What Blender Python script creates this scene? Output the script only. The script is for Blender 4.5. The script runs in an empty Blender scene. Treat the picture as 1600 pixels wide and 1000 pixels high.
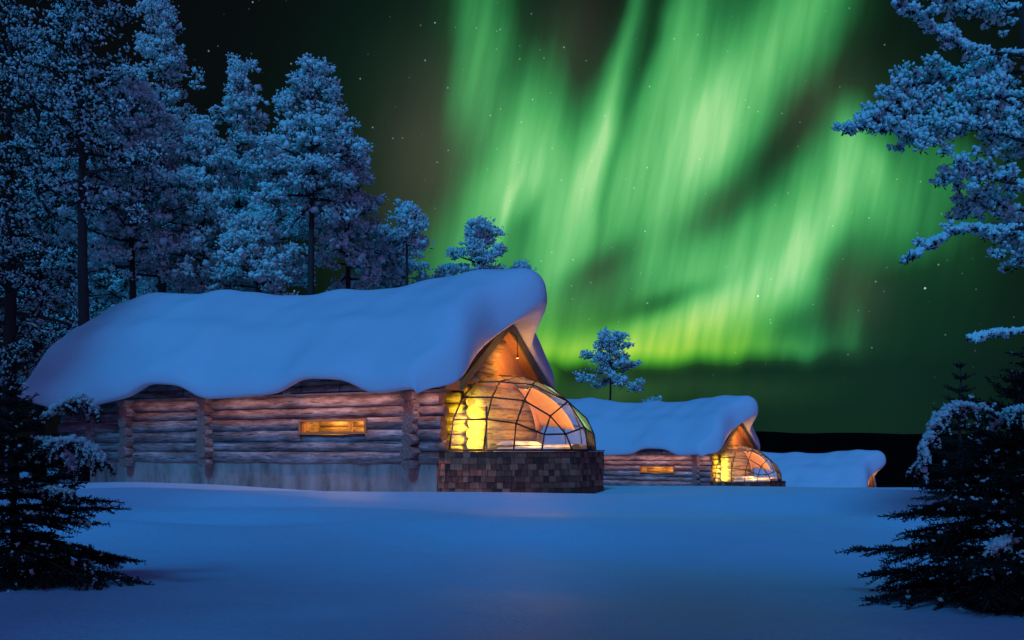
import bpy, math, random
import numpy as np
from mathutils import Vector

scene = bpy.context.scene
rad = math.radians
F = 1556.0           # focal length in photo pixels (35 mm lens on 36 mm film, 1600 px)
HY = 705.0           # row of the eye level in the photo
CAMZ = 1.0

# ------------------------------------------------------------------ camera
cd = bpy.data.cameras.new('camera')
cd.lens = 35.0
cd.sensor_width = 36.0
cd.shift_y = (HY - 500.0) / 1600.0
cd.clip_start = 0.05
cd.clip_end = 6000
cam = bpy.data.objects.new('camera', cd)
cam.location = (0, 0, CAMZ)
cam.rotation_euler = (rad(90), 0, 0)
scene.collection.objects.link(cam)
scene.camera = cam

# ------------------------------------------------------------------ exposure
scene.view_settings.view_transform = 'Standard'
scene.view_settings.look = 'None'
scene.view_settings.gamma = 1.0
scene.view_settings.exposure = 0.0
scene.cycles.max_bounces = 8
scene.cycles.transparent_max_bounces = 24
scene.cycles.sample_clamp_indirect = 4.0

# ------------------------------------------------------------------ moon
MOON_AZ, MOON_EL = rad(-20), rad(44)     # where the moon stands: behind the camera, to the left
ml = bpy.data.lights.new('moon', 'SUN')
ml.energy = 2.8
ml.angle = rad(11)
ml.color = (0.012, 0.275, 0.72)
moon = bpy.data.objects.new('moon', ml)
md = Vector((math.sin(MOON_AZ) * math.cos(MOON_EL), -math.cos(MOON_AZ) * math.cos(MOON_EL), math.sin(MOON_EL)))
moon.rotation_euler = md.to_track_quat('Z', 'Y').to_euler()
scene.collection.objects.link(moon)

# ------------------------------------------------------------------ sky: night, stars and aurora
class NT:
    """small helper for building node trees"""
    def __init__(self, tree):
        self.t = tree
        self.n = tree.nodes
        self.l = tree.links
    def new(self, kind, **kw):
        nd = self.n.new(kind)
        for k, v in kw.items():
            setattr(nd, k, v)
        return nd
    def put(self, sock, v):
        if hasattr(v, 'is_output') or isinstance(v, bpy.types.NodeSocket):
            self.l.new(v, sock)
        else:
            sock.default_value = v
    def math(self, op, a, b=0.0, c=None, clamp=False):
        nd = self.new('ShaderNodeMath', operation=op, use_clamp=clamp)
        self.put(nd.inputs[0], a)
        self.put(nd.inputs[1], b)
        if c is not None:
            self.put(nd.inputs[2], c)
        return nd.outputs[0]
    def vmath(self, op, a, b=None):
        nd = self.new('ShaderNodeVectorMath', operation=op)
        self.put(nd.inputs[0], a)
        if b is not None:
            self.put(nd.inputs[1], b)
        return nd.outputs['Value'] if op in ('DOT_PRODUCT', 'LENGTH', 'DISTANCE') else nd.outputs[0]
    def rng(self, v, a, b, c=0.0, d=1.0, smooth=True):
        nd = self.new('ShaderNodeMapRange', interpolation_type='SMOOTHSTEP' if smooth else 'LINEAR')
        self.put(nd.inputs[0], v)
        for i, x in enumerate((a, b, c, d)):
            self.put(nd.inputs[i + 1], x)
        return nd.outputs[0]
    def comb(self, x, y, z=0.0):
        nd = self.new('ShaderNodeCombineXYZ')
        for i, v in enumerate((x, y, z)):
            self.put(nd.inputs[i], v)
        return nd.outputs[0]
    def noise(self, vec, scale, detail=2.0, rough=0.5, dim='3D'):
        nd = self.new('ShaderNodeTexNoise', noise_dimensions=dim)
        self.put(nd.inputs['Vector'], vec)
        nd.inputs['Scale'].default_value = scale
        nd.inputs['Detail'].default_value = detail
        nd.inputs['Roughness'].default_value = rough
        return nd.outputs[0]
    def mix(self, fac, a, b, blend='MIX'):
        nd = self.new('ShaderNodeMix', data_type='RGBA', blend_type=blend)
        self.put(nd.inputs[0], fac)
        self.put(nd.inputs[6], a)
        self.put(nd.inputs[7], b)
        return nd.outputs[2]
    def ramp(self, fac, stops, interp='LINEAR'):
        nd = self.new('ShaderNodeValToRGB')
        cr = nd.color_ramp
        cr.interpolation = interp
        while len(cr.elements) < len(stops):
            cr.elements.new(0.5)
        for e, (p, c) in zip(cr.elements, stops):
            e.position = p
            e.color = (c[0], c[1], c[2], 1)
        self.put(nd.inputs[0], fac)
        return nd.outputs[0]

def rgb(*c):
    return (c[0], c[1], c[2], 1.0)

world = bpy.data.worlds.new('World')
scene.world = world
world.use_nodes = True
W = NT(world.node_tree)
W.n.clear()
tc = W.new('ShaderNodeTexCoord')
D = tc.outputs['Generated']
sp = W.new('ShaderNodeSeparateXYZ')
W.l.new(D, sp.inputs[0])
dx, dy, dz = sp.outputs
dyc = W.math('MAXIMUM', dy, 0.05)
# bearing and elevation as tangents, counted in hundreds of 1/1556 (north = +Y)
X = W.math('ADD', W.math('MULTIPLY', W.math('DIVIDE', dx, dyc), F / 100.0), 8.0)
Y = W.math('SUBTRACT', HY / 100.0, W.math('MULTIPLY', W.math('DIVIDE', dz, dyc), F / 100.0))
front = W.rng(dy, 0.25, 0.75)
P0 = W.comb(X, Y, 0.0)
# gentle warp so that nothing is a perfect ellipse
wn = W.new('ShaderNodeTexNoise')
W.put(wn.inputs['Vector'], P0)
wn.inputs['Scale'].default_value = 0.55
wn.inputs['Detail'].default_value = 2
wv = W.vmath('SUBTRACT', wn.outputs['Color'], (0.5, 0.5, 0.5))
wv = W.vmath('MULTIPLY', wv, (0.40, 0.40, 0.0))
P = W.vmath('ADD', P0, wv)

def blob(cx, cy, sx, sy, ang, amp, power=1.0, wide=1.0):
    """one soft patch of glow: centre, radii and tilt in hundreds of pixels"""
    mp = W.new('ShaderNodeMapping', vector_type='TEXTURE')
    W.l.new(P, mp.inputs['Vector'])
    mp.inputs['Location'].default_value = (cx, cy, 0)
    mp.inputs['Rotation'].default_value = (0, 0, rad(ang))
    mp.inputs['Scale'].default_value = (sx * wide, sy * wide, 1)
    q = W.vmath('DOT_PRODUCT', mp.outputs[0], mp.outputs[0])
    e = W.math('POWER', 2.71828, W.math('MULTIPLY', q, -power))
    return e, amp

def total(items):
    s = None
    for e, amp in items:
        s = W.math('MULTIPLY', e, amp) if s is None else W.math('MULTIPLY_ADD', e, amp, s)
    return s

# the curtains (angle: positive leans the top to the right)
CURT = [
    (10.4, 3.0, 3.6, 2.8, 0, 0.07),
    (6.7, 3.3, 1.1, 1.7, 12, 0.05),
    (14.4, 3.4, 1.1, 1.2, 20, 0.05),
    (7.50, 0.10, 0.40, 1.20, 6, 0.36),
    (7.45, 1.3, 0.30, 0.80, 14, 0.22),
    (8.35, 2.25, 0.62, 1.05, 14, 0.62),
    (7.75, 3.30, 0.42, 0.95, 20, 0.40),
    (7.97, 3.25, 0.06, 0.42, 16, 0.30),
    (7.1, 4.3, 0.6, 0.8, 25, 0.28),
    (9.72, 0.9, 0.13, 1.5, 15, 0.42),
    (9.33, 2.3, 0.24, 0.9, 11, 0.36),
    (10.55, 0.7, 0.30, 1.3, 17, 0.42),
    (11.05, 1.75, 0.60, 1.45, 12, 0.52),
    (11.20, 2.15, 0.40, 0.75, 22, 0.36),
    (12.15, 0.75, 0.60, 1.15, 24, 0.52),
    (12.85, -0.3, 0.5, 0.9, 20, 0.35),
    (10.0, 3.0, 1.0, 1.2, 8, 0.50),
    (8.9, 3.6, 0.60, 1.0, 10, 0.40),
    (12.75, 3.1, 0.72, 1.05, 12, 0.44),
    (12.62, 3.95, 0.46, 0.70, 18, 0.46),
    (11.7, 4.1, 0.75, 0.75, 38, 0.42),
    (13.15, 2.9, 0.20, 0.95, -4, 0.30),
    (13.45, 2.4, 0.20, 0.55, -18, 0.32),
    (14.0, 3.15, 0.9, 0.62, 30, 0.36),
    (15.0, 2.6, 0.9, 0.45, 35, 0.22),
    (10.6, 4.3, 0.55, 0.55, 30, 0.30),
    (11.35, 4.85, 1.15, 0.40, -22, 0.52),
    (9.9, 5.35, 1.6, 0.42, -6, 0.50),
    (8.85, 5.75, 0.9, 0.6, 0, 0.40),
    (10.4, 5.62, 1.5, 0.20, -2, 0.24),
    (12.1, 5.50, 0.75, 0.32, -4, 0.30),
    (8.6, 4.6, 0.5, 0.7, 12, 0.32),
    (13.3, 5.05, 0.14, 0.55, 0, 0.16),
    (12.75, 5.2, 0.35, 0.4, 0, 0.10),
]
GAP = [
    (12.25, 2.25, 0.26, 1.35, 40, 0.55),
    (11.05, 3.35, 0.26, 0.55, 42, 0.34),
    (9.25, 0.75, 0.34, 1.1, 12, 0.45),
    (10.15, 0.75, 0.09, 1.0, 17, 0.28),
    (9.50, 2.9, 0.09, 0.9, 12, 0.14),
    (8.2, 3.6, 0.12, 0.45, 22, 0.24),
    (9.35, 4.25, 0.55, 0.22, -30, 0.42),
    (10.3, 4.75, 0.7, 0.13, -18, 0.34),
    (8.95, 4.95, 0.5, 0.3, -10, 0.18),
    (13.2, 4.3, 0.30, 0.7, 10, 0.55),
    (12.5, 5.05, 0.4, 0.25, -35, 0.25),
    (11.4, 0.35, 0.25, 0.6, 18, 0.10),
]
glow = total([blob(*c, wide=1.22 if c[2] > 0.2 else 1.35) for c in CURT])
gaps = total([blob(*c, wide=1.15) for c in GAP])
# fine vertical rays that lean a little to the right
xs = W.math('ADD', X, W.math('MULTIPLY', W.math('SUBTRACT', Y, 5.5), 0.19))
rayv = W.comb(W.math('MULTIPLY', xs, 3.6), W.math('MULTIPLY', Y, 0.35), 0.0)
rays = W.rng(W.noise(rayv, 1.0, 3.0, 0.5), 0.28, 0.72, 0.83, 1.15, smooth=False)
glow = W.math('MULTIPLY', W.math('MULTIPLY', glow, W.math('POWER', 2.71828, W.math('MULTIPLY', gaps, -1.95))), rays)
# the lower border of the curtains
bn = W.noise(W.comb(W.math('MULTIPLY', X, 1.4), 3.0, 0.0), 1.0, 2.0)
edge = W.math('ADD', 5.72, W.math('MULTIPLY', W.math('SUBTRACT', bn, 0.5), 0.5))
edge = W.math('SUBTRACT', edge, W.rng(X, 11.2, 12.2, 0.0, 0.1))
low = W.rng(Y, W.math('ADD', edge, 0.20), W.math('SUBTRACT', edge, 0.30))
low_floor = W.rng(X, 8.2, 9.0, 0.9, 0.0)
glow = W.math('MULTIPLY', glow, W.math('MAXIMUM', low, low_floor))
glow = W.math('MULTIPLY', glow, front)
aur = W.ramp(W.math('MULTIPLY', glow, 0.90),
             [(0.0, (0, 0, 0)), (0.12, (0.004, 0.030, 0.008)), (0.32, (0.020, 0.185, 0.050)),
              (0.55, (0.065, 0.39, 0.105)), (0.80, (0.17, 0.58, 0.19)), (1.0, (0.36, 0.74, 0.30))])
# yellower towards the bottom border
yel = W.math('MULTIPLY', W.rng(Y, 4.3, 5.7), W.rng(X, 13.0, 11.5))
aur = W.mix(yel, aur, W.mix(1.0, aur, rgb(1.5, 1.0, 0.20), 'MULTIPLY'))
# faint rays hanging below the border
hang = total([blob(*c) for c in [(11.0, 6.05, 1.6, 0.28, 0, 0.05), (9.4, 6.1, 0.9, 0.3, 0, 0.10), (11.5, 6.8, 3.0, 0.5, 0, 0.012)]])
hang = W.math('MULTIPLY', W.math('MULTIPLY', hang, rays), front)
hcol = W.mix(1.0, rgb(0.18, 0.62, 0.16), W.comb(hang, hang, hang), 'MULTIPLY')
# brownish dark gas between the curtains and the dark green of the far right
brown = total([blob(*c) for c in [(6.9, 2.4, 0.9, 1.5, 10, 0.055), (12.7, 1.6, 0.7, 0.9, 40, 0.032), (13.3, 4.5, 0.5, 0.7, 0, 0.030), (11.0, 3.2, 0.6, 0.7, 30, 0.03), (9.3, 4.4, 0.9, 0.6, -20, 0.035), (9.0, 0.7, 0.6, 1.0, 0, 0.026)]])
brown = W.math('MULTIPLY', brown, front)
bcol = W.mix(1.0, rgb(0.75, 0.52, 0.42), W.comb(brown, brown, brown), 'MULTIPLY')
teal = total([blob(*c) for c in [(13.5, 5.6, 3.0, 2.2, 0, 0.018), (6.6, 1.2, 1.6, 1.8, 10, 0.008), (11.0, 2.5, 4.5, 4.5, 0, 0.006)]])
teal = W.math('MULTIPLY', teal, front)
tcol = W.mix(1.0, rgb(0.10, 1.0, 0.58), W.comb(teal, teal, teal), 'MULTIPLY')
# stars
def stars(scale, size, keep, bright):
    vo = W.new('ShaderNodeTexVoronoi', feature='F1')
    W.l.new(D, vo.inputs['Vector'])
    vo.inputs['Scale'].default_value = scale
    sc_ = W.new('ShaderNodeSeparateColor')
    W.l.new(vo.outputs['Color'], sc_.inputs[0])
    k = W.rng(sc_.outputs[0], keep, 1.0, 0.0, 1.0, smooth=False)
    k = W.math('POWER', k, 1.6)
    s = W.rng(vo.outputs['Distance'], size, size * 0.25)
    return W.math('MULTIPLY', W.math('MULTIPLY', s, k), bright)
st = W.math('ADD', stars(42.0, 0.058, 0.35, 1.1), stars(100.0, 0.11, 0.15, 0.36))
st = W.math('MULTIPLY', st, W.rng(dz, 0.02, 0.16))
scol = W.mix(1.0, rgb(0.75, 0.95, 1.0), W.comb(st, st, st), 'MULTIPLY')
# night base and the deep violet-blue of the rest of the polar night behind the viewer
back = W.math('MULTIPLY', W.math('MULTIPLY', W.rng(dy, 0.25, -0.5), W.rng(dz, -0.2, 0.12)), W.rng(dz, 0.55, 0.18))
bk = W.mix(1.0, rgb(0.27, 0.10, 0.47), W.comb(back, back, back), 'MULTIPLY')
zen = W.math('MULTIPLY', W.rng(dz, 0.55, 0.95), W.rng(dy, 0.8, 0.3))
zc = W.mix(1.0, rgb(0.018, 0.018, 0.17), W.comb(zen, zen, zen), 'MULTIPLY')
tot = rgb(0.0022, 0.0030, 0.0042)
for c in (aur, hcol, bcol, tcol, scol, bk, zc):
    tot = W.mix(1.0, tot, c, 'ADD')
# the air thickens and darkens to the far left and far right of the aurora
bg = W.new('ShaderNodeBackground')
W.put(bg.inputs['Color'], tot)
bg.inputs['Strength'].default_value = 1.0
wo = W.new('ShaderNodeOutputWorld')
W.l.new(bg.outputs[0], wo.inputs[0])
world.cycles.sampling_method = 'MANUAL'
world.cycles.sample_map_resolution = 512

# ------------------------------------------------------------------ helpers
COL = scene.collection

def at(px, py, depth):
    return Vector(((px - 800.0) / F * depth, depth, CAMZ - (py - HY) / F * depth))

def tag(o, label=None, cat=None, group=None, kind=None):
    if label: o['label'] = label
    if cat: o['category'] = cat
    if group: o['group'] = group
    if kind: o['kind'] = kind
    return o

def empty(name, loc, rz=0.0, parent=None):
    o = bpy.data.objects.new(name, None)
    o.empty_display_size = 0.3
    COL.objects.link(o)
    o.location = loc
    o.rotation_euler = (0, 0, rz)
    if parent: o.parent = parent
    return o

class MB:
    """collects faces and makes ONE mesh object"""
    def __init__(self):
        self.v, self.f, self.m, self.uv, self.s = [], [], [], [], []
    def face(self, idx, mat=0, uv=None, smooth=False):
        self.f.append(tuple(idx)); self.m.append(mat); self.s.append(smooth)
        self.uv.append(uv if uv is not None else [(0.0, 0.0)] * len(idx))
    def box(self, lo, hi, mat=0, uv0=None, M=None, bevel=0.0):
        b = len(self.v)
        x0, y0, z0 = lo; x1, y1, z1 = hi
        pts = [(x0,y0,z0),(x1,y0,z0),(x1,y1,z0),(x0,y1,z0),(x0,y0,z1),(x1,y0,z1),(x1,y1,z1),(x0,y1,z1)]
        if M is not None:
            pts = [tuple(M @ Vector(p)) for p in pts]
        self.v += pts
        u0, v0 = uv0 or (random.random() * 50, random.random() * 50)
        for q in ((0,3,2,1),(4,5,6,7),(0,1,5,4),(1,2,6,5),(2,3,7,6),(3,0,4,7)):
            P3 = [Vector(pts[i]) for i in q]
            e1, e2 = (P3[1]-P3[0]).length, (P3[3]-P3[0]).length
            uv = [(u0, v0), (u0+e1, v0), (u0+e1, v0+e2), (u0, v0+e2)]
            if e2 > e1:
                uv = [(u0, v0), (u0, v0+e1), (u0+e2, v0+e1), (u0+e2, v0)]
            self.face([b+i for i in q], mat, uv)
    def tube(self, pts, radii, seg=8, mat=0, cap=True, capmat=None, wob=0.0, rnd=None, smooth=True):
        rnd = rnd or random
        pts = [Vector(p) for p in pts]
        b = len(self.v)
        u0, v0 = rnd.random() * 60, rnd.random() * 60
        L = 0.0; Ls = [0.0]
        for i in range(1, len(pts)):
            L += (pts[i]-pts[i-1]).length; Ls.append(L)
        up = Vector((0, 0, 1))
        rot0 = rnd.random() * 6.28
        wobs = [1.0 + wob * rnd.uniform(-1, 1) for _ in range(seg)]
        for i, p in enumerate(pts):
            t = (pts[min(i+1, len(pts)-1)] - pts[max(i-1, 0)]).normalized()
            ref = up if abs(t.z) < 0.9 else Vector((1, 0, 0))
            e1 = t.cross(ref).normalized(); e2 = t.cross(e1).normalized()
            r = radii[i] if hasattr(radii, '__len__') else radii
            for k in range(seg):
                an = rot0 + 2 * math.pi * k / seg
                rr = r * wobs[k] * (1.0 + wob * 0.5 * rnd.uniform(-1, 1))
                self.v.append(tuple(p + e1 * (rr * math.cos(an)) + e2 * (rr * math.sin(an))))
        r0 = radii[0] if hasattr(radii, '__len__') else radii
        for i in range(len(pts)-1):
            for k in range(seg):
                k2 = (k+1) % seg
                va, vb = v0 + 2*math.pi*r0*k/seg, v0 + 2*math.pi*r0*(k+1)/seg
                self.face((b+i*seg+k, b+i*seg+k2, b+(i+1)*seg+k2, b+(i+1)*seg+k), mat,
                          [(u0+Ls[i], va), (u0+Ls[i], vb), (u0+Ls[i+1], vb), (u0+Ls[i+1], va)], smooth)
        if cap:
            cm = mat if capmat is None else capmat
            o5 = (rnd.random()*40, rnd.random()*40)
            for base, rev in ((b, False), (b+(len(pts)-1)*seg, True)):
                ix = [base+k for k in range(seg)]
                uv = [(o5[0]+0.5*math.cos(2*math.pi*k/seg), o5[1]+0.5*math.sin(2*math.pi*k/seg)) for k in range(seg)]
                # fan, so that the end grain has a centre
                c = sum((Vector(self.v[i]) for i in ix), Vector()) / seg
                self.v.append(tuple(c)); ci = len(self.v)-1
                for k in range(seg):
                    k2 = (k+1) % seg
                    tri = (ix[k], ci, ix[k2]) if not rev else (ix[k2], ci, ix[k])
                    u3 = (uv[k], o5, uv[k2]) if not rev else (uv[k2], o5, uv[k])
                    self.face(tri, cm, list(u3), False)
    def build(self, name, mats, parent=None):
        me = bpy.data.meshes.new(name)
        me.from_pydata(self.v, [], self.f)
        me.validate()
        for m in (mats if isinstance(mats, (list, tuple)) else [mats]):
            me.materials.append(m)
        if len(me.polygons) == len(self.f):
            me.polygons.foreach_set('material_index', self.m)
            me.polygons.foreach_set('use_smooth', self.s)
            ul = me.uv_layers.new(name='UVMap')
            flat = [c for uv in self.uv for p in uv for c in p]
            ul.data.foreach_set('uv', flat)
        me.update()
        o = bpy.data.objects.new(name, me)
        COL.objects.link(o)
        if parent: o.parent = parent
        return o

def tri_mesh(name, V, T, M, mats, parent=None, smooth=True):
    """fast triangle mesh from numpy arrays"""
    me = bpy.data.meshes.new(name)
    V = np.ascontiguousarray(V, dtype=np.float32); T = np.ascontiguousarray(T, dtype=np.int32)
    me.vertices.add(len(V)); me.vertices.foreach_set('co', V.ravel())
    me.loops.add(T.size); me.loops.foreach_set('vertex_index', T.ravel())
    me.polygons.add(len(T))
    me.polygons.foreach_set('loop_start', np.arange(0, T.size, 3, dtype=np.int32))
    me.polygons.foreach_set('material_index', np.ascontiguousarray(M, dtype=np.int32))
    me.polygons.foreach_set('use_smooth', np.full(len(T), smooth, dtype=bool))
    for m in mats: me.materials.append(m)
    me.update(calc_edges=True)
    o = bpy.data.objects.new(name, me)
    COL.objects.link(o)
    if parent: o.parent = parent
    return o

def grid_mesh(name, G, mat, parent=None, closed_v=False):
    """G: (nu, nv, 3) array of points"""
    nu, nv = G.shape[:2]
    me = bpy.data.meshes.new(name)
    idx = np.arange(nu*nv).reshape(nu, nv)
    a = idx[:-1, :-1]; b = idx[1:, :-1]; c = idx[1:, 1:]; d = idx[:-1, 1:]
    Q = np.stack([a, b, c, d], -1).reshape(-1, 4)
    if closed_v:
        q2 = np.stack([idx[:-1, -1], idx[1:, -1], idx[1:, 0], idx[:-1, 0]], -1)
        Q = np.concatenate([Q, q2])
    me.vertices.add(nu*nv); me.vertices.foreach_set('co', np.ascontiguousarray(G, dtype=np.float32).ravel())
    me.loops.add(Q.size); me.loops.foreach_set('vertex_index', np.ascontiguousarray(Q, dtype=np.int32).ravel())
    me.polygons.add(len(Q))
    me.polygons.foreach_set('loop_start', np.arange(0, Q.size, 4, dtype=np.int32))
    me.polygons.foreach_set('use_smooth', np.ones(len(Q), dtype=bool))
    me.materials.append(mat)
    me.update(calc_edges=True)
    o = bpy.data.objects.new(name, me)
    COL.objects.link(o)
    if parent: o.parent = parent
    return o

# ------------------------------------------------------------------ materials
def new_mat(name):
    m = bpy.data.materials.new(name)
    m.use_nodes = True
    t = NT(m.node_tree)
    bs = m.node_tree.nodes['Principled BSDF']
    return m, t, bs

def bump(t, bs, h, strength, dist=0.02):
    b = t.new('ShaderNodeBump')
    b.inputs['Strength'].default_value = strength
    b.inputs['Distance'].default_value = dist
    t.put(b.inputs['Height'], h)
    t.l.new(b.outputs[0], bs.inputs['Normal'])

def snow_material(name, fine, coarse, lo, hi):
    m, t, bs = new_mat(name)
    g = t.new('ShaderNodeNewGeometry').outputs['Position']
    n1 = t.noise(g, coarse, 3, 0.5)
    n2 = t.noise(g, fine, 2, 0.6)
    t.put(bs.inputs['Base Color'], t.mix(n1, rgb(*lo), rgb(*hi)))
    bs.inputs['Roughness'].default_value = 0.55
    bs.inputs['Specular IOR Level'].default_value = 0.25
    bump(t, bs, t.math('ADD', t.math('MULTIPLY', n1, 1.0), t.math('MULTIPLY', n2, 0.25)), 0.5, 0.10)
    return m
M_SNOW = snow_material('snow', 22.0, 1.3, (0.46, 0.57, 0.67), (0.53, 0.63, 0.72))  # moonlight blue mixed into the ground colour; roof snow stays neutral
M_ROOFSNOW = snow_material('roof_snow', 14.0, 0.8, (0.57, 0.57, 0.62), (0.64, 0.64, 0.68))

def frost_material():
    m, t, bs = new_mat('frost')
    out = [n for n in t.n if n.type == 'OUTPUT_MATERIAL'][0]
    g = t.new('ShaderNodeNewGeometry').outputs['Position']
    n1 = t.noise(g, 3.0, 3, 0.6)
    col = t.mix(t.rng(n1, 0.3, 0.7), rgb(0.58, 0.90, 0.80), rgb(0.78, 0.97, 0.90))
    t.put(bs.inputs['Base Color'], col)
    bs.inputs['Roughness'].default_value = 0.7
    bs.inputs['Specular IOR Level'].default_value = 0.15
    tl = t.new('ShaderNodeBsdfTranslucent'); t.put(tl.inputs[0], col)
    mx = t.new('ShaderNodeMixShader'); mx.inputs[0].default_value = 0.22
    t.l.new(bs.outputs[0], mx.inputs[1]); t.l.new(tl.outputs[0], mx.inputs[2])
    t.l.new(mx.outputs[0], out.inputs[0])
    return m
M_FROST = frost_material()

def plain(name, col, rough=0.6, metal=0.0, var=0.25, scale=6.0):
    m, t, bs = new_mat(name)
    g = t.new('ShaderNodeTexCoord').outputs['Object']
    n = t.noise(g, scale, 4, 0.6)
    lo = tuple(c * (1 - var) for c in col); hi = tuple(min(1, c * (1 + var)) for c in col)
    t.put(bs.inputs['Base Color'], t.mix(n, rgb(*lo), rgb(*hi)))
    bs.inputs['Roughness'].default_value = rough
    bs.inputs['Metallic'].default_value = metal
    bump(t, bs, n, 0.25, 0.01)
    return m
M_NEEDLE = plain('needles', (0.009, 0.016, 0.010), 0.7, var=0.4)
M_NEEDLE.node_tree.nodes['Principled BSDF'].inputs['Specular IOR Level'].default_value = 0.1
M_BARK = plain('bark', (0.040, 0.029, 0.024), 0.9, var=0.5, scale=9)
M_METAL = plain('dark_metal', (0.030, 0.022, 0.018), 0.45, 0.3)
M_LINEN = plain('linen', (0.80, 0.72, 0.58), 0.9, var=0.08)
M_BLIND = plain('blind_cloth', (0.80, 0.46, 0.26), 0.9, var=0.06, scale=3)
M_FOREST = plain('forest', (0.003, 0.004, 0.003), 1.0, var=0.4, scale=0.2)
M_FOREST.node_tree.nodes['Principled BSDF'].inputs['Specular IOR Level'].default_value = 0.0

def log_material(name, dark, mid, pale):
    m, t, bs = new_mat(name)
    uv = t.new('ShaderNodeUVMap').outputs[0]
    s1 = t.vmath('MULTIPLY', uv, (2.4, 13.0, 1.0))
    s2 = t.vmath('MULTIPLY', uv, (0.55, 2.2, 1.0))
    s3 = t.vmath('MULTIPLY', uv, (2.6, 30.0, 1.0))
    grain = t.noise(s1, 1.0, 6, 0.68)
    patch = t.noise(s2, 1.0, 4, 0.6)
    crack = t.noise(s3, 0.6, 2, 0.5)
    spot = t.noise(t.vmath('MULTIPLY', uv, (9.0, 14.0, 1.0)), 1.0, 4, 0.7)
    f = t.math('ADD', t.math('MULTIPLY', grain, 0.95), t.math('MULTIPLY', patch, 1.15))
    f = t.math('SUBTRACT', f, 0.38)
    base = t.ramp(f, [(0.40, dark), (0.66, mid), (0.90, pale)])
    cr = t.rng(crack, 0.36, 0.30)
    base = t.mix(t.math('MULTIPLY', cr, 0.8), base, rgb(dark[0]*0.4, dark[1]*0.4, dark[2]*0.4))
    base = t.mix(t.math('MULTIPLY', t.rng(spot, 0.60, 0.72), t.rng(patch, 0.5, 0.62)), base, rgb(dark[0]*0.6, dark[1]*0.6, dark[2]*0.6))
    t.put(bs.inputs['Base Color'], base)
    bs.inputs['Roughness'].default_value = 0.85
    bs.inputs['Specular IOR Level'].default_value = 0.2
    h = t.math('SUBTRACT', t.math('ADD', grain, t.math('MULTIPLY', spot, 0.5)), t.math('MULTIPLY', cr, 0.8))
    bump(t, bs, h, 0.9, 0.04)
    return m
M_LOG = log_material('weathered_log', (0.07, 0.042, 0.034), (0.23, 0.172, 0.158), (0.47, 0.40, 0.375))
M_LOGIN = log_material('room_log', (0.12, 0.075, 0.035), (0.32, 0.22, 0.11), (0.46, 0.34, 0.19))

def endgrain():
    m, t, bs = new_mat('log_end')
    uv = t.new('ShaderNodeUVMap').outputs[0]
    n = t.noise(t.vmath('MULTIPLY', uv, (7, 7, 1)), 1.0, 4, 0.6)
    n2 = t.noise(t.vmath('MULTIPLY', uv, (1.3, 1.3, 1)), 1.0, 1, 0.5)
    t.put(bs.inputs['Base Color'], t.mix(t.rng(n, 0.3, 0.7), rgb(0.15, 0.072, 0.058), t.mix(n2, rgb(0.32, 0.15, 0.11), rgb(0.40, 0.25, 0.19))))
    bs.inputs['Roughness'].default_value = 0.9
    bump(t, bs, n, 0.5, 0.02)
    return m
M_END = endgrain()

def board_material(name, dark, pale, sx=2.0, sy=22.0):
    m, t, bs = new_mat(name)
    uv = t.new('ShaderNodeUVMap').outputs[0]
    n = t.noise(t.vmath('MULTIPLY', uv, (sx, sy, 1)), 1.0, 5, 0.6)
    n2 = t.noise(t.vmath('MULTIPLY', uv, (0.35, 0.9, 1)), 1.0, 2, 0.5)
    t.put(bs.inputs['Base Color'], t.mix(t.math('MULTIPLY', t.math('ADD', n, n2), 0.5), rgb(*dark), rgb(*pale)))
    bs.inputs['Roughness'].default_value = 0.75
    bump(t, bs, n, 0.4, 0.01)
    return m
M_BOARD = board_material('pine_board', (0.36, 0.15, 0.06), (0.62, 0.32, 0.14))
M_RAKE = board_material('rake_board', (0.10, 0.085, 0.03), (0.22, 0.18, 0.07))
M_ROOF = board_material('roof_board', (0.10, 0.06, 0.035), (0.20, 0.13, 0.08))
M_FRAME = board_material('window_frame', (0.30, 0.12, 0.03), (0.46, 0.20, 0.06))

def concrete():
    m, t, bs = new_mat('foundation_plank')
    g = t.new('ShaderNodeTexCoord').outputs['Object']
    n = t.noise(t.vmath('MULTIPLY', g, (3.0, 3.0, 1.1)), 1.0, 5, 0.65)
    n2 = t.noise(t.vmath('MULTIPLY', g, (1.2, 1.2, 0.5)), 1.0, 3, 0.6)
    f = t.math('ADD', t.math('MULTIPLY', n, 0.6), t.math('MULTIPLY', n2, 0.5))
    t.put(bs.inputs['Base Color'], t.ramp(f, [(0.36, (0.12, 0.075, 0.060)), (0.55, (0.34, 0.24, 0.20)), (0.75, (0.50, 0.37, 0.32))]))
    bs.inputs['Roughness'].default_value = 0.9
    bump(t, bs, n, 0.4, 0.02)
    return m
M_FOUND = concrete()

def shingle_material():
    m, t, bs = new_mat('stone_tile')
    uv = t.new('ShaderNodeUVMap').outputs[0]
    g = t.new('ShaderNodeTexCoord').outputs['Object']
    wn = t.new('ShaderNodeTexWhiteNoise', noise_dimensions='2D')
    fl = t.vmath('FLOOR', uv)
    t.l.new(fl, wn.inputs['Vector'])
    n = t.noise(t.vmath('MULTIPLY', g, (26.0, 26.0, 3.5)), 1.0, 4, 0.6)
    f = t.math('ADD', t.math('MULTIPLY', wn.outputs[0], 0.55), t.math('MULTIPLY', n, 0.55))
    t.put(bs.inputs['Base Color'], t.ramp(f, [(0.25, (0.050, 0.013, 0.007)), (0.55, (0.22, 0.065, 0.032)), (0.85, (0.46, 0.16, 0.085))]))
    bs.inputs['Roughness'].default_value = 0.8
    bump(t, bs, n, 0.5, 0.01)
    return m
M_TILE = shingle_material()

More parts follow.
